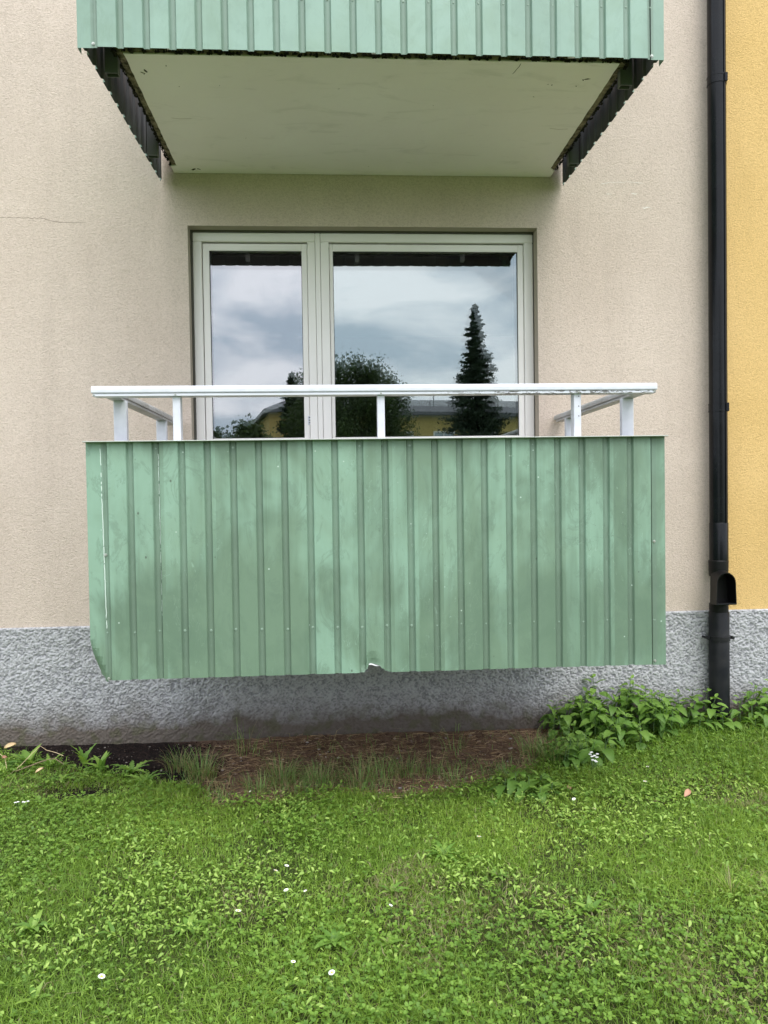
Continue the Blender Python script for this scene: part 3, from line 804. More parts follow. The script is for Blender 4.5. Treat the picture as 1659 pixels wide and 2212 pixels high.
def ragged(a, b, n, amp):
    return [(a[0]+(b[0]-a[0])*k/n + random.uniform(-amp, amp), a[1]+(b[1]-a[1])*k/n + random.uniform(-amp, amp)) for k in range(n)]
P = ragged((-.886, -1.247), (1.318, -1.250), 60, .0016) + ragged((1.318, -1.250), (1.318, -.10), 34, .0016) + [(1.352, -.09)] + [(1.352, -.006), (-.925, -.006), (-.925, -.10)] + ragged((-.890, -.105), (-.886, -1.247), 34, .0016)
m = MB(); n = len(P)
m.add([(x, y, 3.4305) for x, y in P] + [(x, y, 3.4365) for x, y in P], [tuple(range(n))] + [(i, (i+1) % n, n+(i+1) % n, n+i) for i in range(n)])
m.build('painted_soffit', MAT_SOFFIT, ub)
def chip(x, y, s_, n=7, el=1.0):
    a = random.uniform(0, 3); V = []
    for i in range(n):
        t = 2*math.pi*i/n; r = s_*random.uniform(.5, 1.1); u, v = r*math.cos(t)*el, r*math.sin(t)*.5
        V.append((x+u*math.cos(a)-v*math.sin(a), y+u*math.sin(a)+v*math.cos(a), 3.4298))
    MB().add(V, [tuple(range(n))]).build('flaked_spot', MAT_CHIP, ub, recalc=False)
for (x, y, s_) in ((-.843,-1.10,.010),(-.825,-1.115,.011),(-.835,-1.09,.006),(-.723,-1.159,.005),(1.212,-1.118,.012),(1.195,-1.11,.007),(1.179,-1.054,.006),(1.06,-1.06,.005),(1.04,-1.065,.004),(-.70,-.985,.004),(.05,-.99,.004),(-.51,-1.0,.003),(-.80,-.06,.016),(-.77,-.065,.012),(1.00,-.95,.004),(.52,-.85,.003)):
    chip(x, y, s_, el=1.5)
V = []; Fs = []
for i, (x, y) in enumerate(((.868,-1.235),(.866,-1.21),(.860,-1.19),(.855,-1.165),(.850,-1.15))): V += [(x-.0014, y, 3.4299), (x+.0014, y, 3.4299)]; Fs += [(2*i-2, 2*i-1, 2*i+1, 2*i)] if i else []
MB().add(V, Fs).build('soffit_crack', MAT_CHIP, ub, recalc=False)
for pts in (((-.80,-.68),(-.76,-.672),(-.70,-.675)), ((1.27,-.627),(1.22,-.62),(1.17,-.632))):
    V = []; Fs = []
    for i, (x, y) in enumerate(pts): V += [(x, y-.0012, 3.4299), (x, y+.0012, 3.4299)]; Fs += [(2*i-2, 2*i-1, 2*i+1, 2*i)] if i else []
    MB().add(V, Fs).build('soffit_crack', MAT_CRACK, ub, recalc=False)
def open_tube(x, y, parent, z0, z1, hx=.028, hy=.018):
    m = MB(); t = .003
    for (a, b, c, d) in ((x-hx, x+hx, y-hy, y-hy+t), (x-hx, x+hx, y+hy-t, y+hy), (x-hx, x-hx+t, y-hy+t, y+hy-t), (x+hx-t, x+hx, y-hy+t, y+hy-t)):
        m.box(a, b, c, d, z0, z1)
    return m.build('post', MAT_TUBE, parent)
for x, y in ((-.948, -1.20), (-.962, -.38), (1.368, -1.18), (1.388, -.34)): open_tube(x, y, ub, 3.362, 4.57)
for x in (-.6646, .2038, 1.066): post_front(x, ub, 3.40, 4.57)
handrail(ub, 4.57, 4.6135)

# ------------------------------------------------------------------ downpipe
dp = thing('downpipe', 'black round rainwater downpipe between the beige wall and the yellow wall', 'downpipe', (2.368, -.085, .03), world=True)
PXc, PYc = 2.368, -.082
MB().cyl(PXc, PYc, [(1.27, .0535), (5.2, .0535), (8.4, .0535)], 40).build('upper_pipe', MAT_BLACK, dp, smooth=True)
MB().box(PXc+.019, PXc+.0225, PYc-.0545, PYc-.047, 1.29, 8.4).build('seam', MAT_BLACK, dp)
MB().cyl(PXc, PYc, [(1.03, .0555), (1.288, .0555), (1.292, .0535)], 40).build('sleeve', MAT_BLACK, dp, smooth=True)
MB().cyl(PXc-.003, PYc, [(.96, .054), (1.00, .0575), (1.056, .0585), (1.060, .055)], 40).build('socket', MAT_SPOUT, dp, smooth=True)
# leaf trap: a hopper with an arched mouth
def trap():
    m = MB(); n = 14
    def arch(cx, w0, w1, zb, zs, zt_, y):
        pts = [(cx-w0, zb), (cx+w0, zb)]
        pts = [(cx+w0, y, zb)] + [(cx + w1*math.cos(math.pi*i/n), y, zs + (zt_-zs)*math.sin(math.pi*i/n)) for i in range(n+1)] + [(cx-w0, y, zb)]
        return pts
    f0 = arch(2.356, .064, .059, .798, .930, .992, PYc-.115)
    b0 = arch(2.362, .058, .054, .790, .960, 1.010, PYc-.010)
    fi = arch(2.356, .059, .055, .805, .930, .987, PYc-.1145)
    bi = arch(2.362, .050, .045, .800, .950, .985, PYc-.020)
    k = len(f0); V = f0 + b0 + fi + bi; Fs = []
    for i in range(k):
        j = (i+1) % k
        Fs += [(i, j, k+j, k+i), (2*k+i, 3*k+i, 3*k+j, 2*k+j), (i, 2*k+i, 2*k+j, j)]
    Fs += [tuple(3*k+i for i in range(k)), tuple(k+i for i in range(k))[::-1]]
    return m.add(V, Fs)
trap().build('leaf_trap', [MAT_SPOUT], dp)
m = MB(); m.box(2.293, 2.415, PYc-.1165, PYc-.10, .796, .803, bev=.001); m.build('trap_lip', MAT_BLACK, dp)
MB().cyl(PXc-.002, PYc, [(.73, .056), (.79, .056)], 40).build('connector', MAT_SPOUT, dp, smooth=True)
MB().cyl(2.367, PYc, [(.10, .0600), (.734, .0600), (.738, .058), (.738, .050)], 40).build('ground_pipe', MAT_DARKGREY, dp, smooth=True)
cl = MB().cyl(2.367, PYc, [(.560, .0600), (.561, .0650), (.589, .0650), (.590, .0600)], 40)
cl.box(2.290, 2.310, PYc-.012, PYc+.012, .568, .588, bev=.002); cl.box(2.424, 2.444, PYc-.012, PYc+.012, .568, .588, bev=.002)
clo = cl.build('clamp', MAT_DARKGREY, dp, smooth=True)
for pts_, r_ in (([(2.288, PYc-.014, .576), (2.288, PYc+.05, .576)], .008), ([(2.447, PYc-.02, .576), (2.447, PYc+.03, .576)], .011)):
    q = MB().tube(pts_, r_, 8).build('clamp_bolt', MAT_DARKGREY, clo); q.location = (0, 0, 0)
MB().cyl(2.372, PYc, [(-.05, .036), (.055, .036), (.060, .046), (.085, .048), (.088, .040), (.12, .044)], 28).build('pipe_foot', MAT_DARKGREY, dp, smooth=True)
for z in (3.99, 2.00):
    m = MB().cyl(PXc, PYc, [(z-.027, .0536), (z-.026, .0568), (z-.018, .0568), (z-.017, .0556), (z+.017, .0556), (z+.018, .0568), (z+.026, .0568), (z+.027, .0536)], 36)
    m.box(PXc+.022, PXc+.040, PYc-.0605, PYc-.048, z-.026, z+.026, bev=.002)
    m.box(PXc-.012, PXc+.012, PYc+.04, .01, z-.012, z+.012); m.build('pipe_bracket', MAT_BLACK, dp, smooth=True)

# ------------------------------------------------------------------ lawn and ground cover
def in_lawn(x, y):
    return sstep(-.10, .02, lawn_edge(x) - y - .02) * (1 - hole(x, y))
def blades(n_try, x0, x1, y0, y1, dens, hmin, hmax, wid, mat, name, seed, tintf, lean=.55):
    r = np.random.default_rng(seed)
    x = r.uniform(x0, x1, n_try); y = r.uniform(y0, y1, n_try)
    k = r.random(n_try) < dens(x, y); x, y = x[k], y[k]; n = len(x)
    z = gz(x, y) - .004
    h = (hmin + (hmax-hmin)*r.random(n)**1.5) * (.6+.8*vnoise(x, y, 3.5, 77, 2))
    a = r.uniform(0, 2*np.pi, n); ln = h*lean*(.3+1.4*r.random(n)); a2 = a + r.normal(0, .5, n)
    w = wid*(.6+.8*r.random(n)); wa = a + np.pi/2 + r.normal(0, .6, n)
    wx, wy = np.cos(wa)*w/2, np.sin(wa)*w/2
    bx, by = x, y
    mx_, my_, mz = x+np.cos(a)*ln*.35, y+np.sin(a)*ln*.35, z+h*.62
    tx, ty, tz = x+np.cos(a2)*ln, y+np.sin(a2)*ln, z+h*(.95-.35*(ln/h-.3).clip(0, 1))
    V = np.empty((n, 5, 3))
    V[:, 0] = np.stack([bx-wx, by-wy, z], 1); V[:, 1] = np.stack([bx+wx, by+wy, z], 1)
    V[:, 2] = np.stack([mx_+wx*.85, my_+wy*.85, mz], 1); V[:, 3] = np.stack([mx_-wx*.85, my_-wy*.85, mz], 1)
    V[:, 4] = np.stack([tx, ty, tz], 1)
    i = np.arange(n)[:, None]*5
    F = np.concatenate([i+np.array([[0, 1, 2]]), i+np.array([[0, 2, 3]]), i+np.array([[3, 2, 4]])], 0)
    t = np.repeat(tintf(x, y, r), 5)
    return np_mesh(name, V.reshape(-1, 3), F, mat, attrs={'tint': t})
LX0, LX1, LY0, LY1 = -2.9, 3.9, -4.1, .0
def patch_broad(x, y): return np.clip(sstep(.49, .60, vnoise(x, y, 2.7, 41, 3))*sstep(.2, .5, vnoise(x, y, 9, 42, 2)) + .22*sstep(.45, .6, vnoise(x, y, 11, 44, 2)), 0, 1)
def patch_clover(x, y):
    return np.clip(sstep(.48, .60, vnoise(x, y, 1.5, 51, 3)) + sstep(-.55, -.95, x)*sstep(-1.7, -1.2, y) + .9*sstep(.5, .62, vnoise(x, y, .8, 53, 2))*sstep(-1.9, -2.2, y), 0, 1)
def g_tint(x, y, r):
    t = .13 + .87*np.clip(.62*vnoise(x, y, 1.4, 61, 3) - .16 + .52*r.random(len(x)) + .14*sstep(-2.4, -1.3, y), 0, 1)
    thatch = .03 + .40*sstep(.60, .74, vnoise(x, y, 2.6, 63, 3))
    return np.where(r.random(len(x)) < thatch, r.random(len(x))*.11, t)
lawn_d = lambda x, y: in_lawn(x, y)*(1-.45*patch_broad(x, y))*(1-.35*patch_clover(x, y))*(.35+.65*sstep(-3.6, -2.7, y))*(.4+.6*sstep(3.3, 2.9, x))*(.55+.75*sstep(.25, .5, vnoise(x, y, 3.2, 65, 2)))
g = blades(680000, LX0, LX1, LY0, LY1, lawn_d, .020, .050, .0028, MAT_GRASS, 'lawn_grass', 11, g_tint, 1.1)
tag(g, 'short mixed green lawn grass in front of the house', 'grass', kind='stuff')

def leaflets(name, centers, mat, seed, label, shape, size, tintf, per=3, tilt=.35):
    """flat leaves: every centre carries `per` leaflets"""
    r = np.random.default_rng(seed); x, y, z = centers; n = len(x)
    hgt = z
    base = r.uniform(0, 2*np.pi, n); sz = size[0] + (size[1]-size[0])*r.random(n)
    sh = np.array(shape)            # (k,3): along, across, up
    k = len(sh); allV = []; tint = tintf(x, y, r)
    tin = []
    nrm = r.normal(0, tilt, (n, 2))
    for j in range(per):
        a = base + j*2*np.pi/per + r.normal(0, .15, n) if per > 1 else base
        ca, sa = np.cos(a), np.sin(a)
        up = r.normal(.18, tilt, n)
        L = sh[:, 0][None, :]*sz[:, None]; Wd = sh[:, 1][None, :]*sz[:, None]; U = sh[:, 2][None, :]*sz[:, None]
        px = x[:, None] + ca[:, None]*L - sa[:, None]*Wd
        py = y[:, None] + sa[:, None]*L + ca[:, None]*Wd
        roll = r.normal(0, tilt, n)
        pz = hgt[:, None] + U + L*up[:, None] + Wd*roll[:, None]
        allV.append(np.stack([px, py, pz], -1)); tin.append(np.repeat(np.clip(tint + r.normal(0, .05, n), 0, 1), k))
    V = np.concatenate(allV, 0); m_ = len(V)
    tri = [(0, i, i+1) for i in range(1, k-1)]
    i0 = np.arange(m_)[:, None]*k
    F = np.concatenate([i0 + np.array([t]) for t in tri], 0)
    o = np_mesh(name, V.reshape(-1, 3), F, mat, attrs={'tint': np.concatenate(tin)})
    return tag(o, label, 'ground cover', kind='stuff')
def scatter(n, x0, x1, y0, y1, dens, seed, lift=(.01, .04)):
    r = np.random.default_rng(seed); x = r.uniform(x0, x1, n); y = r.uniform(y0, y1, n); k = r.random(n) < dens(x, y)
    x, y = x[k], y[k]; return x, y, gz(x, y) + r.uniform(*lift, len(x))
round_leaf = [(0.0, 0, 0), (.35, .38, .06), (.75, .48, .05), (1.0, .12, .0), (1.0, -.12, .0), (.75, -.48, .05), (.35, -.38, .06)]
oval_leaf = [(0.0, 0, -.05), (.30, .17, .10), (.62, .26, .14), (.88, .16, .08), (1.05, 0, .0), (.88, -.16, .08), (.62, -.26, .14), (.30, -.17, .10)]
c = scatter(85000, LX0, LX1, LY0, -.1, lambda x, y: in_lawn(x, y)*(.12+.88*patch_clover(x, y))*(.3+.7*sstep(-3.4, -2.7, y))*.72, 21, (.014, .048))
leaflets('clover_cover', c, MAT_CLOVER, 22, 'low clover leaves spread through the lawn', round_leaf, (.0070, .0130), lambda x, y, r: np.clip(.35*vnoise(x, y, 2, 71)+.6*r.random(len(x)), 0, 1), 3, .30)
c = scatter(120000, LX0, LX1, LY0, -.1, lambda x, y: in_lawn(x, y)*(.03+.97*patch_broad(x, y))*(.3+.7*sstep(-3.4, -2.7, y))*.72, 23, (.012, .042))
leaflets('broad_leaf_cover', c, MAT_BROAD, 24, 'pale oval leaves of lawn weeds growing in loose patches', oval_leaf, (.010, .022), lambda x, y, r: np.clip(.3*vnoise(x, y, 2, 73)+.75*r.random(len(x)), 0, 1), 1, .32)
# taller rough grass that meets the nettles and the house on the right
rough_d = lambda x, y: in_lawn(x, y)*np.clip(sstep(1.2, 1.6, x)*sstep(-1.35, -.55, y) + .6*sstep(-1.3, -1.6, x)*sstep(-.9, -.5, y), 0, 1)*.8
g = blades(42000, -2.9, 3.9, -1.4, -.02, rough_d, .05, .11, .0036, MAT_GRASS, 'rough_grass', 31, lambda x, y, r: .13+.55*r.random(len(x)), 1.1)
tag(g, 'longer rough grass between the nettles and the lawn', 'grass', kind='stuff')
# sparse grass and dead straw on the bare earth under the balcony
def bare_zone(x, y): return sstep(.0, .08, y - lawn_edge(x) + .05)*sstep(-.02, -.10, y)*sstep(1.55, 1.25, x)
sp_d = lambda x, y: bare_zone(x, y)*sstep(-.95, -.55, x)*(.05+.95*sstep(-.52, -.90, y))*(.15+.85*sstep(.40, .60, vnoise(x, y, 4.5, 81, 2)))*.75
g = blades(34000, -1.1, 1.5, -1.15, -.02, sp_d, .03, .10, .0028, MAT_TUFT, 'sparse_grass', 33, lambda x, y, r: np.where(r.random(len(x)) < .35, r.random(len(x))*.22, .25+.7*r.random(len(x))), .9)
tag(g, 'thin shaded grass growing out of the bare earth under the balcony', 'grass', kind='stuff')
def straws(n, dens, x0, x1, y0, y1, seed, name, mat, lmin, lmax, w, lift=.012):
    r = np.random.default_rng(seed); x = r.uniform(x0, x1, n); y = r.uniform(y0, y1, n); k = r.random(n) < dens(x, y); x, y = x[k], y[k]; n = len(x)
    z = gz(x, y) + .004 + lift*r.random(n)**2; L = r.uniform(lmin, lmax, n); a = r.normal(0, .75, n) + np.where(r.random(n) < .5, np.pi, 0); cv = r.normal(0, .5, n)
    V = np.empty((n, 6, 3))
    for j, t in enumerate((-.5, 0, .5)):
        aa = a + cv*t; px = x + np.cos(aa)*L*t; py = y + np.sin(aa)*L*t; pz = np.maximum(z, gz(px, py)+.002) + .006*(.25-t*t)
        ww = w*(.5+r.random(n))*(.5 if t else 1)
        V[:, 2*j] = np.stack([px-np.sin(aa)*ww, py+np.cos(aa)*ww, pz], 1); V[:, 2*j+1] = np.stack([px+np.sin(aa)*ww, py-np.cos(aa)*ww, pz+.001], 1)
    i = np.arange(n)[:, None]*6
    F = np.concatenate([i+np.array([[0, 1, 3, 2]]), i+np.array([[2, 3, 5, 4]])], 0)
    return np_mesh(name, V.reshape(-1, 3), F, mat, attrs={'tint': np.repeat(r.random(n), 6)}, k=4)
st = straws(9000, lambda x, y: bare_zone(x, y)*sstep(-.85, -.5, x)*(.25+.75*vnoise(x, y, 6, 91, 2)), -1.0, 1.5, -1.2, -.02, 35, 'straw', MAT_STRAW, .02, .09, .0011)
tag(st, 'dry brown straw littering the bare earth under the balcony', 'straw', kind='stuff')
def lumps(n, dens, x0, x1, y0, y1, seed, name, mat, smin, smax, flat=.5):
    r = np.random.default_rng(seed); x = r.uniform(x0, x1, n); y = r.uniform(y0, y1, n); k = r.random(n) < dens(x, y); x, y = x[k], y[k]; n = len(x)
    z = gz(x, y); s_ = smin+(smax-smin)*r.random(n)**3
    base = np.array([(1,0,0),(-1,0,0),(0,1,0),(0,-1,0),(0,0,1),(0,0,-1)], float)
    V = base[None]*s_[:, None, None]*r.uniform(.5, 1.3, (n, 6, 1)) + r.normal(0, .15, (n, 6, 3))*s_[:, None, None]
    V[..., 2] *= flat; a = r.uniform(0, 6.28, n); ca, sa = np.cos(a)[:, None], np.sin(a)[:, None]
    vx = V[..., 0]*ca - V[..., 1]*sa; vy = V[..., 0]*sa + V[..., 1]*ca
    V = np.stack([vx+x[:, None], vy+y[:, None], V[..., 2]+z[:, None]+s_[:, None]*.2], -1)
    tri = np.array([(0,2,4),(2,1,4),(1,3,4),(3,0,4),(2,0,5),(1,2,5),(3,1,5),(0,3,5)])
    F = (np.arange(n)[:, None, None]*6 + tri[None]).reshape(-1, 3)
    return np_mesh(name, V.reshape(-1, 3), F, mat, attrs={'tint': np.repeat(r.random(n), 6)})
def dirt_mat(name, stops):
    t = NT(name, .95, .15); t.color(t.ramp(t.attr('tint').outputs['Fac'], stops)); return t.m
MAT_CRUMB = dirt_mat('earth_crumbs', [(0.0, (.09, .055, .040)), (.8, (.22, .135, .092)), (.93, (.30, .21, .16)), (1.0, (.45, .40, .36))])
MAT_MULCH = dirt_mat('dark_mulch', [(0.0, (.006, .005, .005)), (.75, (.022, .014, .012)), (.92, (.05, .035, .028)), (.97, (.16, .13, .11)), (1.0, (.33, .30, .27))])
q = lumps(9000, lambda x, y: bare_zone(x, y)*sstep(-.95, -.6, x), -1.1, 1.5, -1.2, -.02, 37, 'earth_crumbs', MAT_CRUMB, .002, .015); tag(q, 'loose crumbs and small stones on the brown earth', 'soil', kind='stuff')
q = lumps(16000, lambda x, y: np.maximum(bare_zone(x, y)*sstep(-.45, -.95, x), hole(x, y)), -2.6, -.5, -1.1, -.02, 38, 'mulch', MAT_MULCH, .003, .009, .6); tag(q, 'black crumbly mulch along the foot of the wall at the left', 'soil', kind='stuff')

# ------------------------------------------------------------------ plants that stand singly
def tint_attr(me, val):
    a = me.attributes.new('tint', 'FLOAT', 'POINT')
    vals = val if hasattr(val, '__len__') else [val]*len(me.vertices); a.data.foreach_set('value', np.asarray(vals, dtype=np.float32))
def leaf_mesh(name, mat, tint, L=1.0, W=.52, droop=.35, fold=.16, serr=.05, n=7, pointy=1.0, lobed=0.0, seed=0):
    """one leaf along +X, folded on its midrib, serrated rim; unit length"""
    r = random.Random(seed); V = [(0, 0, 0)]; Fs = []; mid = []; lf = []; rt = []
    for i in range(n+1):
        t = i/n; x = L*t; z = .12*math.sin(t*2.2) - droop*t*t
        w = W*.5*(math.sin(math.pi*min(1, t**.72))**.8)*(1 if t < 1 else 0)
        if pointy > 1: w *= (1-t**4)
        if lobed: w *= 1 - lobed*(i % 2)
        mid.append(len(V)); V.append((x, 0, z))
        if 0 < i < n:
            sx = serr*(1 if i % 2 else -.3)
            lf.append(len(V)); V.append((x-sx*.3+.02*L*r.uniform(-1, 1), w*(1+serr*r.uniform(-1, 1)), z+fold*w*2+r.uniform(-.01, .01)))
            rt.append(len(V)); V.append((x-sx*.3+.02*L*r.uniform(-1, 1), -w*(1+serr*r.uniform(-1, 1)), z+fold*w*2+r.uniform(-.01, .01)))
            # tooth
            if i < n-0 and serr > 0:
                tx = x+L/n*.5; wt_ = w*.98
                if lobed == 0 and i < n-1:
                    pass
    for i in range(n):
        a, b = mid[i], mid[i+1]
        if i == 0: Fs += [(a, b, lf[0]), (a, rt[0], b)]
        elif i == n-1: Fs += [(a, b, lf[i-1]), (a, rt[i-1], b)]
        else: Fs += [(a, b, lf[i], lf[i-1]), (a, rt[i-1], rt[i], b)]
    me = bpy.data.meshes.new(name); me.from_pydata(V, [], Fs); me.update(); tint_attr(me, [min(1, max(0, tint + (.10 if k in mid else 0))) for k in range(len(V))]); me.materials.append(mat)
    me.polygons.foreach_set('use_smooth', [True]*len(me.polygons))
    return me
NET = [leaf_mesh('leaf', MAT_NETTLE, t, W=w, droop=d, serr=.10, n=9, seed=s_) for t, w, d, s_ in ((.25,.54,.30,1),(.5,.58,.45,2),(.75,.52,.2,3),(1.0,.48,.1,4))]
def place_part(name, me, parent, loc, yaw, pitch, roll, sc):
    o = bpy.data.objects.new(name, me); COL.objects.link(o); o.parent = parent; o.location = loc
    o.rotation_euler = Euler((roll, pitch, yaw), 'XYZ'); o.scale = (sc, sc, sc); return o
STEM_CACHE = {}
def nettle(x, y, h, label, group, leafsize=.055, rnd=random):
    z = float(gz(x, y)); p = thing('nettle_plant', label, 'plant', (x, y, z-.005), 0, group)
    key = round(h, 2)
    bx, by = rnd.uniform(-.15, .15)*h, rnd.uniform(-.22, .05)*h
    pts = [(bx*t*t, by*t*t, h*t) for t in (0, .25, .5, .75, 1)]
    st_ = MB().tube(pts, [.0028, .0026, .0023, .002, .0014], 5).build('stem', MAT_STEM, p)
    lv = max(3, int(h/.042)); ph = rnd.uniform(0, 3)
    for i in range(lv):
        t = .22 + .78*(i+.5)/lv; cx, cy, cz = bx*t*t, by*t*t, h*t
        s_ = leafsize*(1.05 - .45*abs(t-.62)/.6)*(.62 if i == lv-1 else 1)*rnd.uniform(.85, 1.15)
        for sd in (0, 1):
            yaw = ph + i*math.pi/2 + sd*math.pi + rnd.uniform(-.25, .25)
            pit = rnd.uniform(.0, .45) if t < .85 else rnd.uniform(-.6, -.1)
            me = NET[min(3, max(0, int(t*3.4 + rnd.uniform(-.9, .7))))]
            off = .012+.008*rnd.random()
            place_part('leaf', me, p, (cx+off*math.cos(yaw), cy+off*math.sin(yaw), cz+.004), yaw, pit, rnd.uniform(-.3, .3), s_)
    return p
def nettle_field(spots, label, group, seed):
    r = random.Random(seed); xs = sorted(q[0] for q in spots); ys = sorted(q[1] for q in spots); base = label; hm = max(q[2] for q in spots)
    for (x, y, h) in spots:
        side = 'left' if x < xs[len(xs)//3] else 'right' if x >= xs[2*len(xs)//3] else 'middle'
        row = 'back' if y > ys[len(ys)//2] else 'front'
        label = ('tallest ' if h == hm else '') + base + ', ' + row + ' ' + side
        nettle(x, y, h, label, group, r.uniform(.068, .088), r)
r = random.Random(5)
cl1 = []
for i in range(58):
    x = r.uniform(1.28, 2.0); f = (x-1.30)/.68
    y = r.uniform(-.50, -.06) if x < 1.75 else r.uniform(-.34, -.06)
    top = .22 + .16*math.exp(-((x-1.72)/.26)**2)
    h = max(.10, (top - .02)*(1-.55*((-y)-.06)/.5)*r.uniform(.8, 1.08)); cl1.append((x, y, h))
nettle_field(cl1, 'nettle in the dense clump at the plinth, between balcony and downpipe', 'nettles in the clump left of the downpipe', 1)
cl2 = [(1.24+r.uniform(-.08, .22), -.46-r.uniform(0, .30), r.uniform(.09, .17)) for _ in range(18)]
nettle_field(cl2, 'low nettle at the left foot of the big clump', 'low nettles in front of the clump', 2)
cl3 = [(2.07, -.12, .23), (2.12, -.17, .17), (2.19, -.10, .25), (2.26, -.17, .22), (2.31, -.21, .15), (2.22, -.22, .12), (2.36, -.25, .14), (2.10, -.09, .24), (2.27, -.09, .24), (2.16, -.24, .13), (2.30, -.26, .13)]
nettle_field(cl3, 'nettle just left of the downpipe foot', 'nettles left of the downpipe foot', 3)
cl4 = [(2.44, -.20, .19), (2.47, -.12, .20), (2.53, -.17, .20), (2.60, -.10, .20), (2.64, -.19, .17), (2.70, -.12, .19), (2.76, -.2, .17), (2.84, -.12, .19), (2.93, -.15, .16), (2.57, -.27, .12), (2.69, -.29, .11), (2.48, -.29, .10), (2.56, -.11, .22), (2.67, -.09, .21), (2.50, -.22, .16), (2.78, -.28, .12)]
nettle_field(cl4, 'nettle growing right of the downpipe below the yellow wall', 'nettles right of the downpipe', 4)
cl5 = [(.80, -1.03, .08), (.86, -1.0, .10), (.92, -1.04, .09), (.98, -1.0, .08), (1.02, -1.07, .07), (.88, -1.09, .06), (.95, -1.11, .06)]
nettle_field(cl5, 'small nettle at the lawn edge below the balcony', 'small nettles at the lawn edge', 5)

ROS = [leaf_mesh('leaf', MAT_ROSETTE, t, W=w, droop=d, serr=.06, n=7, seed=10+i) for i, (t, w, d) in enumerate(((.25,.34,.35),(.5,.38,.3),(.8,.30,.25)))]
DAN = [leaf_mesh('leaf', MAT_ROSETTE, t, W=.30, droop=.3, serr=.05, n=11, lobed=.45, seed=20+i) for i, t in enumerate((.35, .75))]
def rosette(x, y, L, label, group, kind=0, n=9, up=-.5, seed=0):
    r = random.Random(seed); z = float(gz(x, y)) + .012; p = thing('weed_rosette', label, 'plant', (x, y, z), r.uniform(0, 6), group)
    for i in range(n):
        a = i*2.399; me = r.choice(ROS if kind == 0 else DAN)
        place_part('leaf', me, p, (.006*math.cos(a), .006*math.sin(a), 0), a, up*r.uniform(.5, 1.3), r.uniform(-.2, .2), L*r.uniform(.7, 1.1))
    return p
GR = 'broad leaved weeds in the lawn'
for i, (x, y, L, lab, kd, n, up) in enumerate([  # x, y here and in the tables below: mostly from image pixels, baked
    (-1.70, -.40, .13, 'tall dock-like weed with upright dark leaves at the left edge by the mulch', 0, 9, -1.1),
    (-1.40, -.42, .12, 'upright toothed weed at the mulch edge left of the bare patch', 1, 8, -1.0),
    (-1.10, -.58, .13, 'broad toothed weed leaning over the mulch right of the bare patch', 1, 9, -.6),
    (-1.45, -.62, .09, 'toothed dandelion rosette just above the dark bare patch', 1, 7, -.4),
    (-1.80, -.48, .11, 'low spreading weed with broad leaves under the withered cream leaf', 0, 9, -.6),
    (-1.58, -.44, .10, 'toothed weed between the two tall weeds at the left mulch edge', 1, 9, -.8),
    (-1.28, -.50, .10, 'upright light green weed at the mulch edge above the bare patch', 0, 8, -1.1),
    (-1.00, -.72, .10, 'toothed weed at the right rim of the bare patch', 1, 8, -.5),
    (.41, -1.67, .085, 'large bright dandelion rosette with long leaves in mid lawn', 1, 13, -.55),
    (.18, -1.94, .060, 'pale plantain with two rounded leaves in the centre of the lawn', 0, 6, -.6),
    (-.03, -2.23, .070, 'big green plantain left of centre in the near lawn', 0, 8, -.5),
    (.15, -2.25, .050, 'small blue-green leaved weed right of the big plantain', 0, 6, -.35),
    (-1.05, -2.05, .075, 'light green plantain cluster at the left edge of the lawn', 0, 9, -.5),
    (-.76, -2.12, .060, 'single-leaved pale plantain above the lowest left daisy', 0, 4, -.8),
    (.59, -1.84, .050, 'small plantain right of the dandelion rosette', 0, 6, -.5),
    (.86, -2.12, .060, 'lone plantain leaf standing up near the right middle of the lawn', 0, 4, -1.0),
    (1.08, -1.98, .050, 'pale oval plantain in the right part of the lawn', 0, 5, -.7),
    (1.50, -1.95, .055, 'plantain at the right edge of the lawn', 0, 6, -.5),
    (-.52, -2.10, .060, 'wide plantain rosette between the left daisies', 0, 9, -.35),
    (-.90, -2.42, .050, 'small plantain at the lower left corner of the lawn', 0, 5, -.7),
    (1.05, -1.45, .045, 'round leaved weed near the dry brown leaf', 0, 6, -.5),
    (1.62, -1.30, .050, 'upright oval leaf beside the fallen pinkish leaf', 0, 4, -1.0),
    (-.25, -1.25, .050, 'bright weed at the lawn edge below the torn notch', 0, 7, -.5),
    (.72, -1.2, .045, 'yellow-green weed at the lawn edge below the small nettles', 0, 7, -.5)]):
    rosette(x, y, L, lab, GR, kd, n, up, 40+i)

# grass tufts under the balcony
def tuft(x, y, h, n, label, seed, spread=.15, wid=.0036, mat=MAT_TUFT):
    n = int(n*2.1); r = np.random.default_rng(seed); V = []; F = []; T = []
    for i in range(n):
        a = r.uniform(0, 6.28); b = r.random()**.5*spread*.5; hh = h*r.uniform(.5, 1.1); ln = hh*r.uniform(.2, .95); a2 = a+r.normal(0, .4)
        w = wid*r.uniform(.6, 1.3); wa = a2+1.57; wx, wy = math.cos(wa)*w/2, math.sin(wa)*w/2; k = len(V)
        for j, t in enumerate((0, .35, .7, 1.0)):
            px = b*math.cos(a)+math.cos(a2)*ln*t**1.8; py = b*math.sin(a)+math.sin(a2)*ln*t**1.8; pz = hh*(t-.38*(ln/hh)*t**3)
            f = 1 - .75*t
            V += [(px-wx*f, py-wy*f, pz), (px+wx*f, py+wy*f, pz)]
            if j: q = k+2*j; F.append((q-2, q-1, q+1, q))
        T += [r.choice([r.uniform(0, .2), r.uniform(.3, 1), r.uniform(.3, 1)])]*8
    o = np_mesh('grass_tuft', np.array(V), np.array(F), mat, attrs={'tint': T}, k=4); o.location = (x, y, float(gz(x, y))-.004)
    return tag(o, label, 'grass tuft', 'grass tufts on the bare earth')
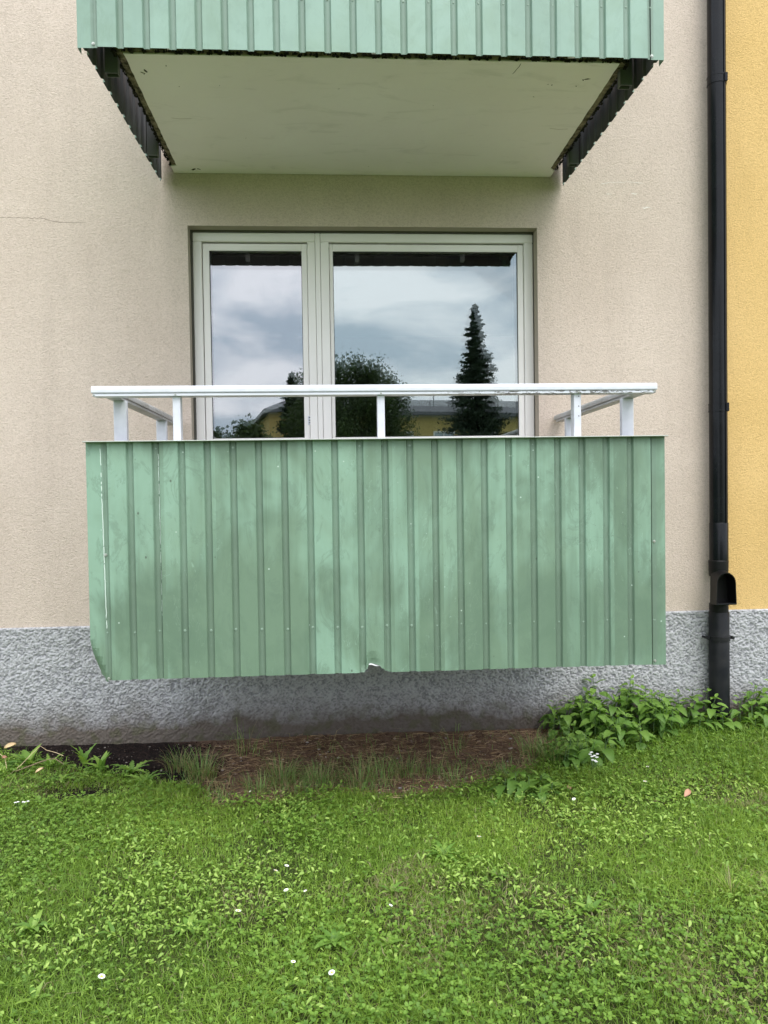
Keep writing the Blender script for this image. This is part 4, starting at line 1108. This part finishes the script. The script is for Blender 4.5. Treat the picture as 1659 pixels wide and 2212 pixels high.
for i, (x, y, h, n, lab) in enumerate([
    (-.72, -.66, .16, 85, 'lush leaning grass tuft at the left end of the bare earth'),
    (-.86, -.52, .13, 45, 'thin grass tuft between the mulch and the bare earth'),
    (-.52, -.30, .20, 12, 'tall sparse grass stalks close to the plinth under the left part of the balcony'),
    (-.30, -.74, .15, 70, 'wide grass tuft under the left middle of the balcony'),
    (-.10, -.80, .13, 60, 'greyish grass tuft left of the middle of the bare earth'),
    (.10, -.84, .15, 45, 'grass tuft with pale drooping blades in the middle of the bare earth'),
    (.22, -.80, .17, 34, 'tuft of long broad blades under the torn notch'),
    (.34, -.72, .14, 34, 'dark grass tuft right of the long blades'),
    (.47, -.72, .18, 9, 'three upright bluish blades standing on the bare earth'),
    (.58, -.84, .11, 26, 'small tuft near the pebble on the bare earth'),
    (.66, -.42, .16, 10, 'few tall blades near the plinth right of the middle'),
    (1.08, -.50, .17, 46, 'grass tuft leaning left beside the nettle clump'),
    (1.16, -.62, .16, 60, 'dense arching grass tuft at the foot of the nettles'),
    (-.40, -.88, .11, 50, 'low tuft at the front rim of the bare earth on the left'),
    (.86, -.86, .10, 34, 'low tuft at the right end of the bare earth')]):
    tuft(x, y, h, n, lab, 200+i)
for i, (x, y, h, lab) in enumerate([(1.52, -2.15, .14, 'long arching grass tuft at the right edge of the lawn'), (1.40, -2.05, .11, 'loose long-bladed grass tuft left of the one at the right edge'), (.87, -2.28, .09, 'longer grass tuft low in the right half of the lawn')]):
    o = tuft(x, y, h, 26, lab, 240+i, .05, .004, MAT_GRASS); o['group'] = 'long grass tufts in the lawn'

# daisies
def daisy(x, y, s_, label, seed, tilt=.35):
    r = random.Random(seed); z = float(gz(x, y)); h = .050+.012*r.random()
    s_ *= .86; p = thing('daisy', label, 'flower', (x, y, z), r.uniform(0, 6), 'daisies in the lawn')
    MB().tube([(0, 0, 0), (.002, .001, h*.6), (.003, -.001, h)], .0009, 5).build('stem', MAT_STEM, p)
    tx, ty = r.uniform(-tilt, tilt), r.uniform(-tilt, tilt)
    rot = Euler((tx, ty, 0)).to_matrix(); V = []; Fs = []; n = 14
    for i in range(n):
        a = 2*math.pi*i/n; k = len(V); w = .20
        for (rr, da, zz) in ((.30, -w*.5, 0), (.95, -w, .12), (1.08, 0, .08), (.95, w, .12), (.30, w*.5, 0)):
            q = rot @ Vector((s_*rr*math.cos(a+da), s_*rr*math.sin(a+da), s_*zz)); V.append((q.x+.003, q.y-.001, q.z+h))
        Fs.append(tuple(range(k, k+5)))
    MB().add(V, Fs).build('petals', MAT_PETAL, p, recalc=False)
    m = MB(); rings = []
    for zz, rr in ((0, .34), (.12, .36), (.22, .26), (.26, .08)):
        ring = []
        for i in range(8):
            q = rot @ Vector((s_*rr*math.cos(i*math.pi/4), s_*rr*math.sin(i*math.pi/4), s_*zz)); ring.append((q.x+.003, q.y-.001, q.z+h))
        rings.append(ring)
    m.ring_tube(rings).build('disc', MAT_DISC, p)
for i, (x, y, s_, lab) in enumerate([
    (1.07, -1.27, .0100, 'white daisy below the small nettles, right of the balcony\'s lower corner'),
    (1.58, -.87, .0085, 'upper of the two small daisies at the right of the lawn'),
    (1.48, -1.09, .0100, 'lower of the two small daisies at the right of the lawn'),
    (1.13, -1.36, .0070, 'tiny half open daisy just right of the daisy below the nettles'),
    (.57, -1.60, .0105, 'lone daisy right above the bright dandelion rosette'),
    (-.35, -2.08, .0110, 'large daisy alone in the left half of the lawn'),
    (-.03, -2.45, .0110, 'large daisy nearest the bottom edge, left of centre'),
    (-.15, -2.39, .0085, 'drooping daisy just left of the large one near the bottom edge'),
    (-.21, -1.77, .0095, 'right one of the pair of daisies in the middle left lawn'),
    (-.25, -1.81, .0090, 'left one of the pair of daisies in the middle left lawn'),
    (-.20, -1.97, .0100, 'daisy among pale leaves, below the pair'),
    (-.13, -1.99, .0070, 'faded daisy beside the one among pale leaves'),
    (.17, -2.10, .0075, 'small daisy among the pale leaves in the centre'),
    (-.72, -2.39, .0120, 'yellow-centred daisy at the lower left'),
    (1.68, -.80, .0055, 'tiny white bloom right of the upper right daisies'),
    (-.43, -1.00, .0060, 'tiny daisy at the lawn rim under the left part of the balcony')]):
    daisy(x, y, s_, lab, 300+i)
# white flower heads (yarrow-like) by the low nettles, and white clover heads at the left
def umbel(x, y, z, label, offs, s_, stem_h):
    p = thing('white_flower_cluster', label, 'flower', (x, y, z))
    for i, (dx, dz) in enumerate(offs):
        MB().tube([(0, 0, 0), (dx*.7, 0, stem_h*.5), (dx, 0, stem_h+dz)], .0009, 4).build('stem', MAT_STEM, p)
        m = MB()
        for j in range(9):
            a = j*2.399; rr = s_*.9*math.sqrt(j/9); c0 = Vector((dx+rr*math.cos(a), rr*math.sin(a)*.8, stem_h+dz+.3*s_*(1-(j/9)))); q = s_*.42
            V = [c0 + Vector((q*math.cos(t), q*math.sin(t), .0012*math.cos(3*t))) for t in [k*math.pi/3 for k in range(6)]]
            m.add(V + [c0+Vector((0, 0, q*.5)), c0-Vector((0, 0, q*.6))], [(k, (k+1) % 6, 6) for k in range(6)] + [((k+1) % 6, k, 7) for k in range(6)])
        m.build('blossom', MAT_PETAL, p)
umbel(1.325, -.80, float(gz(1.3, -.8)), 'cluster of small white blossoms in front of the low nettles', [(-.022, .022), (-.012, .010), (.002, .014), (.013, .005), (-.010, -.008), (.004, -.012), (-.016, .032), (.016, .022), (.010, -.018)], .0085, .075)
umbel(-1.50, -1.0, float(gz(-1.5, -1.0)), 'short row of tiny white blossoms at the left below the bare patch', [(-.03, .0), (-.018, .003), (.006, .002), (.014, .0), (.028, .004)], .006, .045)

# fallen and curled leaves, stick, pebble
MAT_DRY = simple('dry_pinkish_leaf', (.50, .28, .20), .8, .2, 0, 30, (.36, .20, .13))
MAT_CREAM = simple('withered_cream_leaf', (.72, .58, .38), .8, .2, 0, 30, (.60, .44, .26))
MAT_TWIG = simple('grey_brown_twig', (.22, .16, .10), .9)
MAT_PEBBLE = simple('pale_pebble', (.36, .34, .36), .8)
def dry_leaf(x, y, z, L, W_, yaw, tiltx, label, mat, name='fallen_leaf', curl=.5):
    V = []; Fs = []; n = 6
    for i in range(n+1):
        t = i/n; w = W_*math.sin(math.pi*(.08+.88*t))**.8
        for j in (-1, -.5, 0, .5, 1): V.append((L*(t-.5), w*j*.5, curl*W_*abs(j)**2*.5 + .12*L*math.sin(t*3)))
    for i in range(n):
        for j in range(4): a = i*5+j; Fs.append((a, a+1, a+6, a+5))
    o = MB().add(V, Fs).build(name, mat, None, smooth=True, recalc=False); o.location = (x, y, z); o.rotation_euler = (tiltx, -.2, yaw)
    return tag(o, label, 'leaf')
dry_leaf(1.62, -1.23, float(gz(1.62, -1.23))+.05, .060, .026, .75, .5, 'dry pinkish-brown fallen leaf lying in the right part of the lawn', MAT_DRY)
dry_leaf(1.46, -1.29, float(gz(1.46, -1.29))+.035, .050, .020, 3.0, .3, 'dark curled dead leaf left of the pinkish fallen leaf', simple('dark_dead_leaf', (.09, .05, .035), .8))
dry_leaf(1.10, -1.09, float(gz(1.1, -1.09))+.035, .032, .022, 1.2, .4, 'small brown leaf below the low nettles', simple('brown_leaf', (.28, .17, .10), .8))
dry_leaf(-1.795, -.40, .145, .060, .026, .5, .6, 'withered cream leaf curling up at the left edge', MAT_CREAM, 'withered_leaf', 1.2)
dry_leaf(-1.795, -.47, .11, .040, .018, -.5, .8, 'withered tan leaf just below the cream one at the left edge', MAT_DRY, 'withered_leaf', 1.0)
dry_leaf(-1.56, -.62, .085, .045, .016, .95, .4, 'slender cream withered leaf above the bare dark patch', MAT_CREAM, 'withered_leaf', .9)
def tube_thing(name, pts, rad, mat, label, cat):
    o = MB().tube(pts, rad, 6).build(name, mat, None, smooth=True); return tag(o, label, cat)
tube_thing('dry_stem', [(-1.98, -.42, .135), (-1.92, -.43, .125), (-1.85, -.43, .128), (-1.80, -.46, .105), (-1.775, -.50, .05), (-1.765, -.52, .02)], .0014, MAT_CREAM, 'thin cream stalk that carries the withered leaves at the left edge', 'stalk')
tube_thing('twig', [(-1.72, -.53, .055), (-1.66, -.50, .070), (-1.60, -.47, .085), (-1.54, -.46, .095), (-1.48, -.49, .07)], [.003, .0034, .003, .0025, .0015], MAT_TWIG, 'grey-brown twig lying over the leaves at the left', 'twig')
tube_thing('dry_stem', [(-1.76, -.55, .03), (-1.70, -.50, .08), (-1.66, -.44, .125), (-1.635, -.40, .145), (-1.60, -.41, .125), (-1.54, -.43, .115), (-1.50, -.44, .10)], .0013, MAT_CREAM, 'bent pale stalk arching over the twig at the left', 'stalk')
def pebble(x, y, s_, label, seed):
    r = random.Random(seed); m = MB(); rings = []
    for zz, rr in ((-.5, .4), (-.2, .9), (.2, .95), (.5, .55), (.6, .15)): rings.append([(s_*rr*math.cos(i*.785)*r.uniform(.85, 1.1), s_*rr*.7*math.sin(i*.785)*r.uniform(.85, 1.1), s_*zz*.7) for i in range(8)])
    o = m.ring_tube(rings).build('pebble', MAT_PEBBLE, None, smooth=True); o.location = (x, y, float(gz(x, y))+s_*.3); tag(o, label, 'stone')
pebble(.77, -.84, .016, 'pale rounded pebble at the front of the bare earth, right of the middle', 1)
pebble(.30, -.90, .010, 'small stone at the lawn rim below the torn notch', 2)
pebble(1.02, -.20, .011, 'small stone by the plinth left of the nettles', 3)

# ------------------------------------------------------------------ what the panes mirror: trees and a house behind the camera
def leaf_cloud(name, pts, size, mat, parent, seed, tintlo=0.0, tinthi=1.0):
    r = np.random.default_rng(seed); n = len(pts); s_ = size*(.5+r.random(n))
    a = r.normal(size=(n, 3)); a /= np.linalg.norm(a, axis=1)[:, None]; b = np.cross(a, r.normal(size=(n, 3))); b /= np.linalg.norm(b, axis=1)[:, None]
    V = np.stack([pts-a*s_[:, None], pts+b*s_[:, None]*.5, pts+a*s_[:, None], pts-b*s_[:, None]*.5], 1)
    F = np.arange(n)[:, None]*4 + np.array([[0, 1, 2, 3]])
    return np_mesh(name, V.reshape(-1, 3), F, mat, parent, {'tint': np.repeat(tintlo+(tinthi-tintlo)*r.random(n), 4)}, k=4)
def broad_tree(x, y, h, rad, label, seed, n=11000, low=1.4, mat=MAT_TREE, name='leafy_tree', cat='tree', clumps=60, lsize=.10):
    r = np.random.default_rng(seed); t = thing(name, label, cat, (x, y, 0))
    cs = r.normal(size=(clumps, 3)); cs /= np.linalg.norm(cs, axis=1)[:, None]; cs *= (.45+.5*r.random(clumps))[:, None]
    cz = (h+low)/2; hz = (h-low)/2
    C_ = cs*np.array([rad, rad, hz]) + np.array([0, 0, cz]); k = r.integers(0, clumps, n)
    p = C_[k] + r.normal(size=(n, 3))*np.array([rad, rad, hz])*(.15 if clumps < 100 else .085)
    leaf_cloud('crown', p, lsize, mat, t, seed+1)
    m = MB(); m.tube([(0, 0, -.1), (.05, 0, low), (0, .05, cz)], [.16*h/6, .12*h/6, .06*h/6], 8)
    for c_ in C_[:14]: m.tube([(0, 0, low+.2), tuple((Vector((0, 0, low+.4))+Vector(c_))/2), tuple(c_)], [.06*h/6, .04*h/6, .015], 5)
    m.build('trunk', MAT_BARK, t); return t
def conifer(x, y, h, rad, label, seed, n=9000, name='spruce_tree'):
    r = np.random.default_rng(seed); t = thing(name, label, 'tree', (x, y, 0)); P_ = []; nb = int(h*26); m = MB()
    m.tube([(0, 0, -.1), (0, 0, h*.5), (0, 0, h)], [.022*h, .012*h, .01], 8)
    for i in range(nb):
        f = (i/nb)**.9; z = h*(.05+.945*f); L = rad*(1-f)**.85*(.72+.5*r.random())+.03; a = i*2.4+r.normal(0, .5); L *= r.uniform(.8, 1.15); q = max(8, int(n/nb*(.3+1.5*(1-f))))
        u = r.random(q)**.75; px = np.cos(a)*L*u; py = np.sin(a)*L*u; pz = z + L*(.10 - .35*u + .22*u**3)
        sp = L*.16*(1-.5*u)+.018; P_.append(np.stack([px+r.normal(0, 1, q)*sp, py+r.normal(0, 1, q)*sp, pz-np.abs(r.normal(0, 1, q))*.10*L-.02], 1))
    m.build('trunk', MAT_BARK, t); leaf_cloud('crown', np.concatenate(P_), .055, MAT_SPRUCE, t, seed+1); return t
conifer(5.30, -24.0, 8.80, 1.75, 'tall narrow dark spruce mirrored in the right pane', 61, 60000)
broad_tree(.42, -18.0, 5.62, 1.95, 'round dark broadleaved tree mirrored in the right pane left of the spruce', 62, 60000, 1.2, clumps=150, lsize=.045)
broad_tree(1.95, -18.6, 4.3, .75, 'bushy lower tree mirrored at the right foot of the round tree', 66, 12000, .4, lsize=.04, name='leafy_shrub', cat='shrub', clumps=25)
conifer(-1.22, -20.0, 5.60, 1.15, 'small conifer mirrored at the right edge of the left pane', 63, 22000)
broad_tree(-4.95, -40.0, 6.0, 1.6, 'distant bushy tree mirrored low in the left pane', 64, 5000, 1.5, clumps=30, lsize=.14)
broad_tree(-6.6, -41.0, 5.4, 1.5, 'lower bushy tree left of the distant one mirrored in the left pane', 65, 4000, 1.5, clumps=30, lsize=.14)

MAT_HWALL = simple('ochre_facade', (.42, .32, .12), .9, .2, 0, 1.5, (.46, .36, .14))
MAT_HROOF = simple('grey_sheet_roof', (.085, .087, .095), .85, .2, 0, 2, (.11, .112, .12))
MAT_HWHITE = simple('white_house_trim', (.75, .76, .76), .6)
MAT_HGLASS = simple('pale_sky_lit_house_pane', (.30, .38, .42), .08, .8)
hs = thing('ochre_house', 'long ochre building with grey hipped roof mirrored behind the trees', 'building', (-3.9, -45, 0), math.radians(-10.5))
hL, hD, hE, hR = 30.0, 9.0, 7.2, 8.7
# local: x along the front from the left corner seen in the mirror, y away behind the front (towards -Y), front faces the camera's house
m = MB(); m.add([(0,0,-.2),(hL,0,-.2),(hL,0,hE),(0,0,hE),(0,-hD,-.2),(hL,-hD,-.2),(hL,-hD,hE),(0,-hD,hE)], [(0,1,2,3),(5,4,7,6),(4,0,3,7),(1,5,6,2)])
m.build('wall', MAT_HWALL, hs, recalc=False)
o_ = .45
m = MB(); m.add([(-o_,o_,hE-.12),(hL+o_,o_,hE-.12),(hL+o_,-hD-o_,hE-.12),(-o_,-hD-o_,hE-.12),(-o_,o_,hE+.08),(hL+o_,o_,hE+.08),(hL+o_,-hD-o_,hE+.08),(-o_,-hD-o_,hE+.08),(2.4,-hD/2,hR),(hL-2.4,-hD/2,hR)],
   [(0,3,2,1),(0,1,5,4),(1,2,6,5),(2,3,7,6),(3,0,4,7),(4,5,9,8),(5,6,9),(6,7,8,9),(7,4,8)]); rf = m.build('roof', MAT_HROOF, hs)
m = MB(); m.tube([(11.2, -1.6, 7.7), (11.2, -1.6, 9.0)], .05, 6); m.build('roof_vent', MAT_HROOF, rf)
m = MB(); m.tube([(12.6, -1.6, 7.7), (12.6, -1.6, 8.8)], .05, 6); m.build('roof_vent', MAT_HROOF, rf)
for wx in (2.2, 5.2, 8.4, 11.4, 14.6, 17.6, 20.8, 24.0, 27.0):
    for wz in (1.4, 4.5):
        f_ = MB(); 
        for q in ((wx-.75, wx+.75, wz, wz+.09), (wx-.75, wx+.75, wz+1.36, wz+1.45), (wx-.75, wx-.66, wz+.09, wz+1.36), (wx+.66, wx+.75, wz+.09, wz+1.36), (wx-.04, wx+.04, wz+.09, wz+1.36)): f_.box(q[0], q[1], -.02, .05, q[2], q[3])
        fo = f_.build('window', MAT_HWHITE, hs)
        MB().box(wx-.66, wx+.66, -.01, .01, wz+.09, wz+1.36).build('pane', MAT_HGLASS, fo)

for o in bpy.data.objects:
    if '_w' in o: del o['_w']
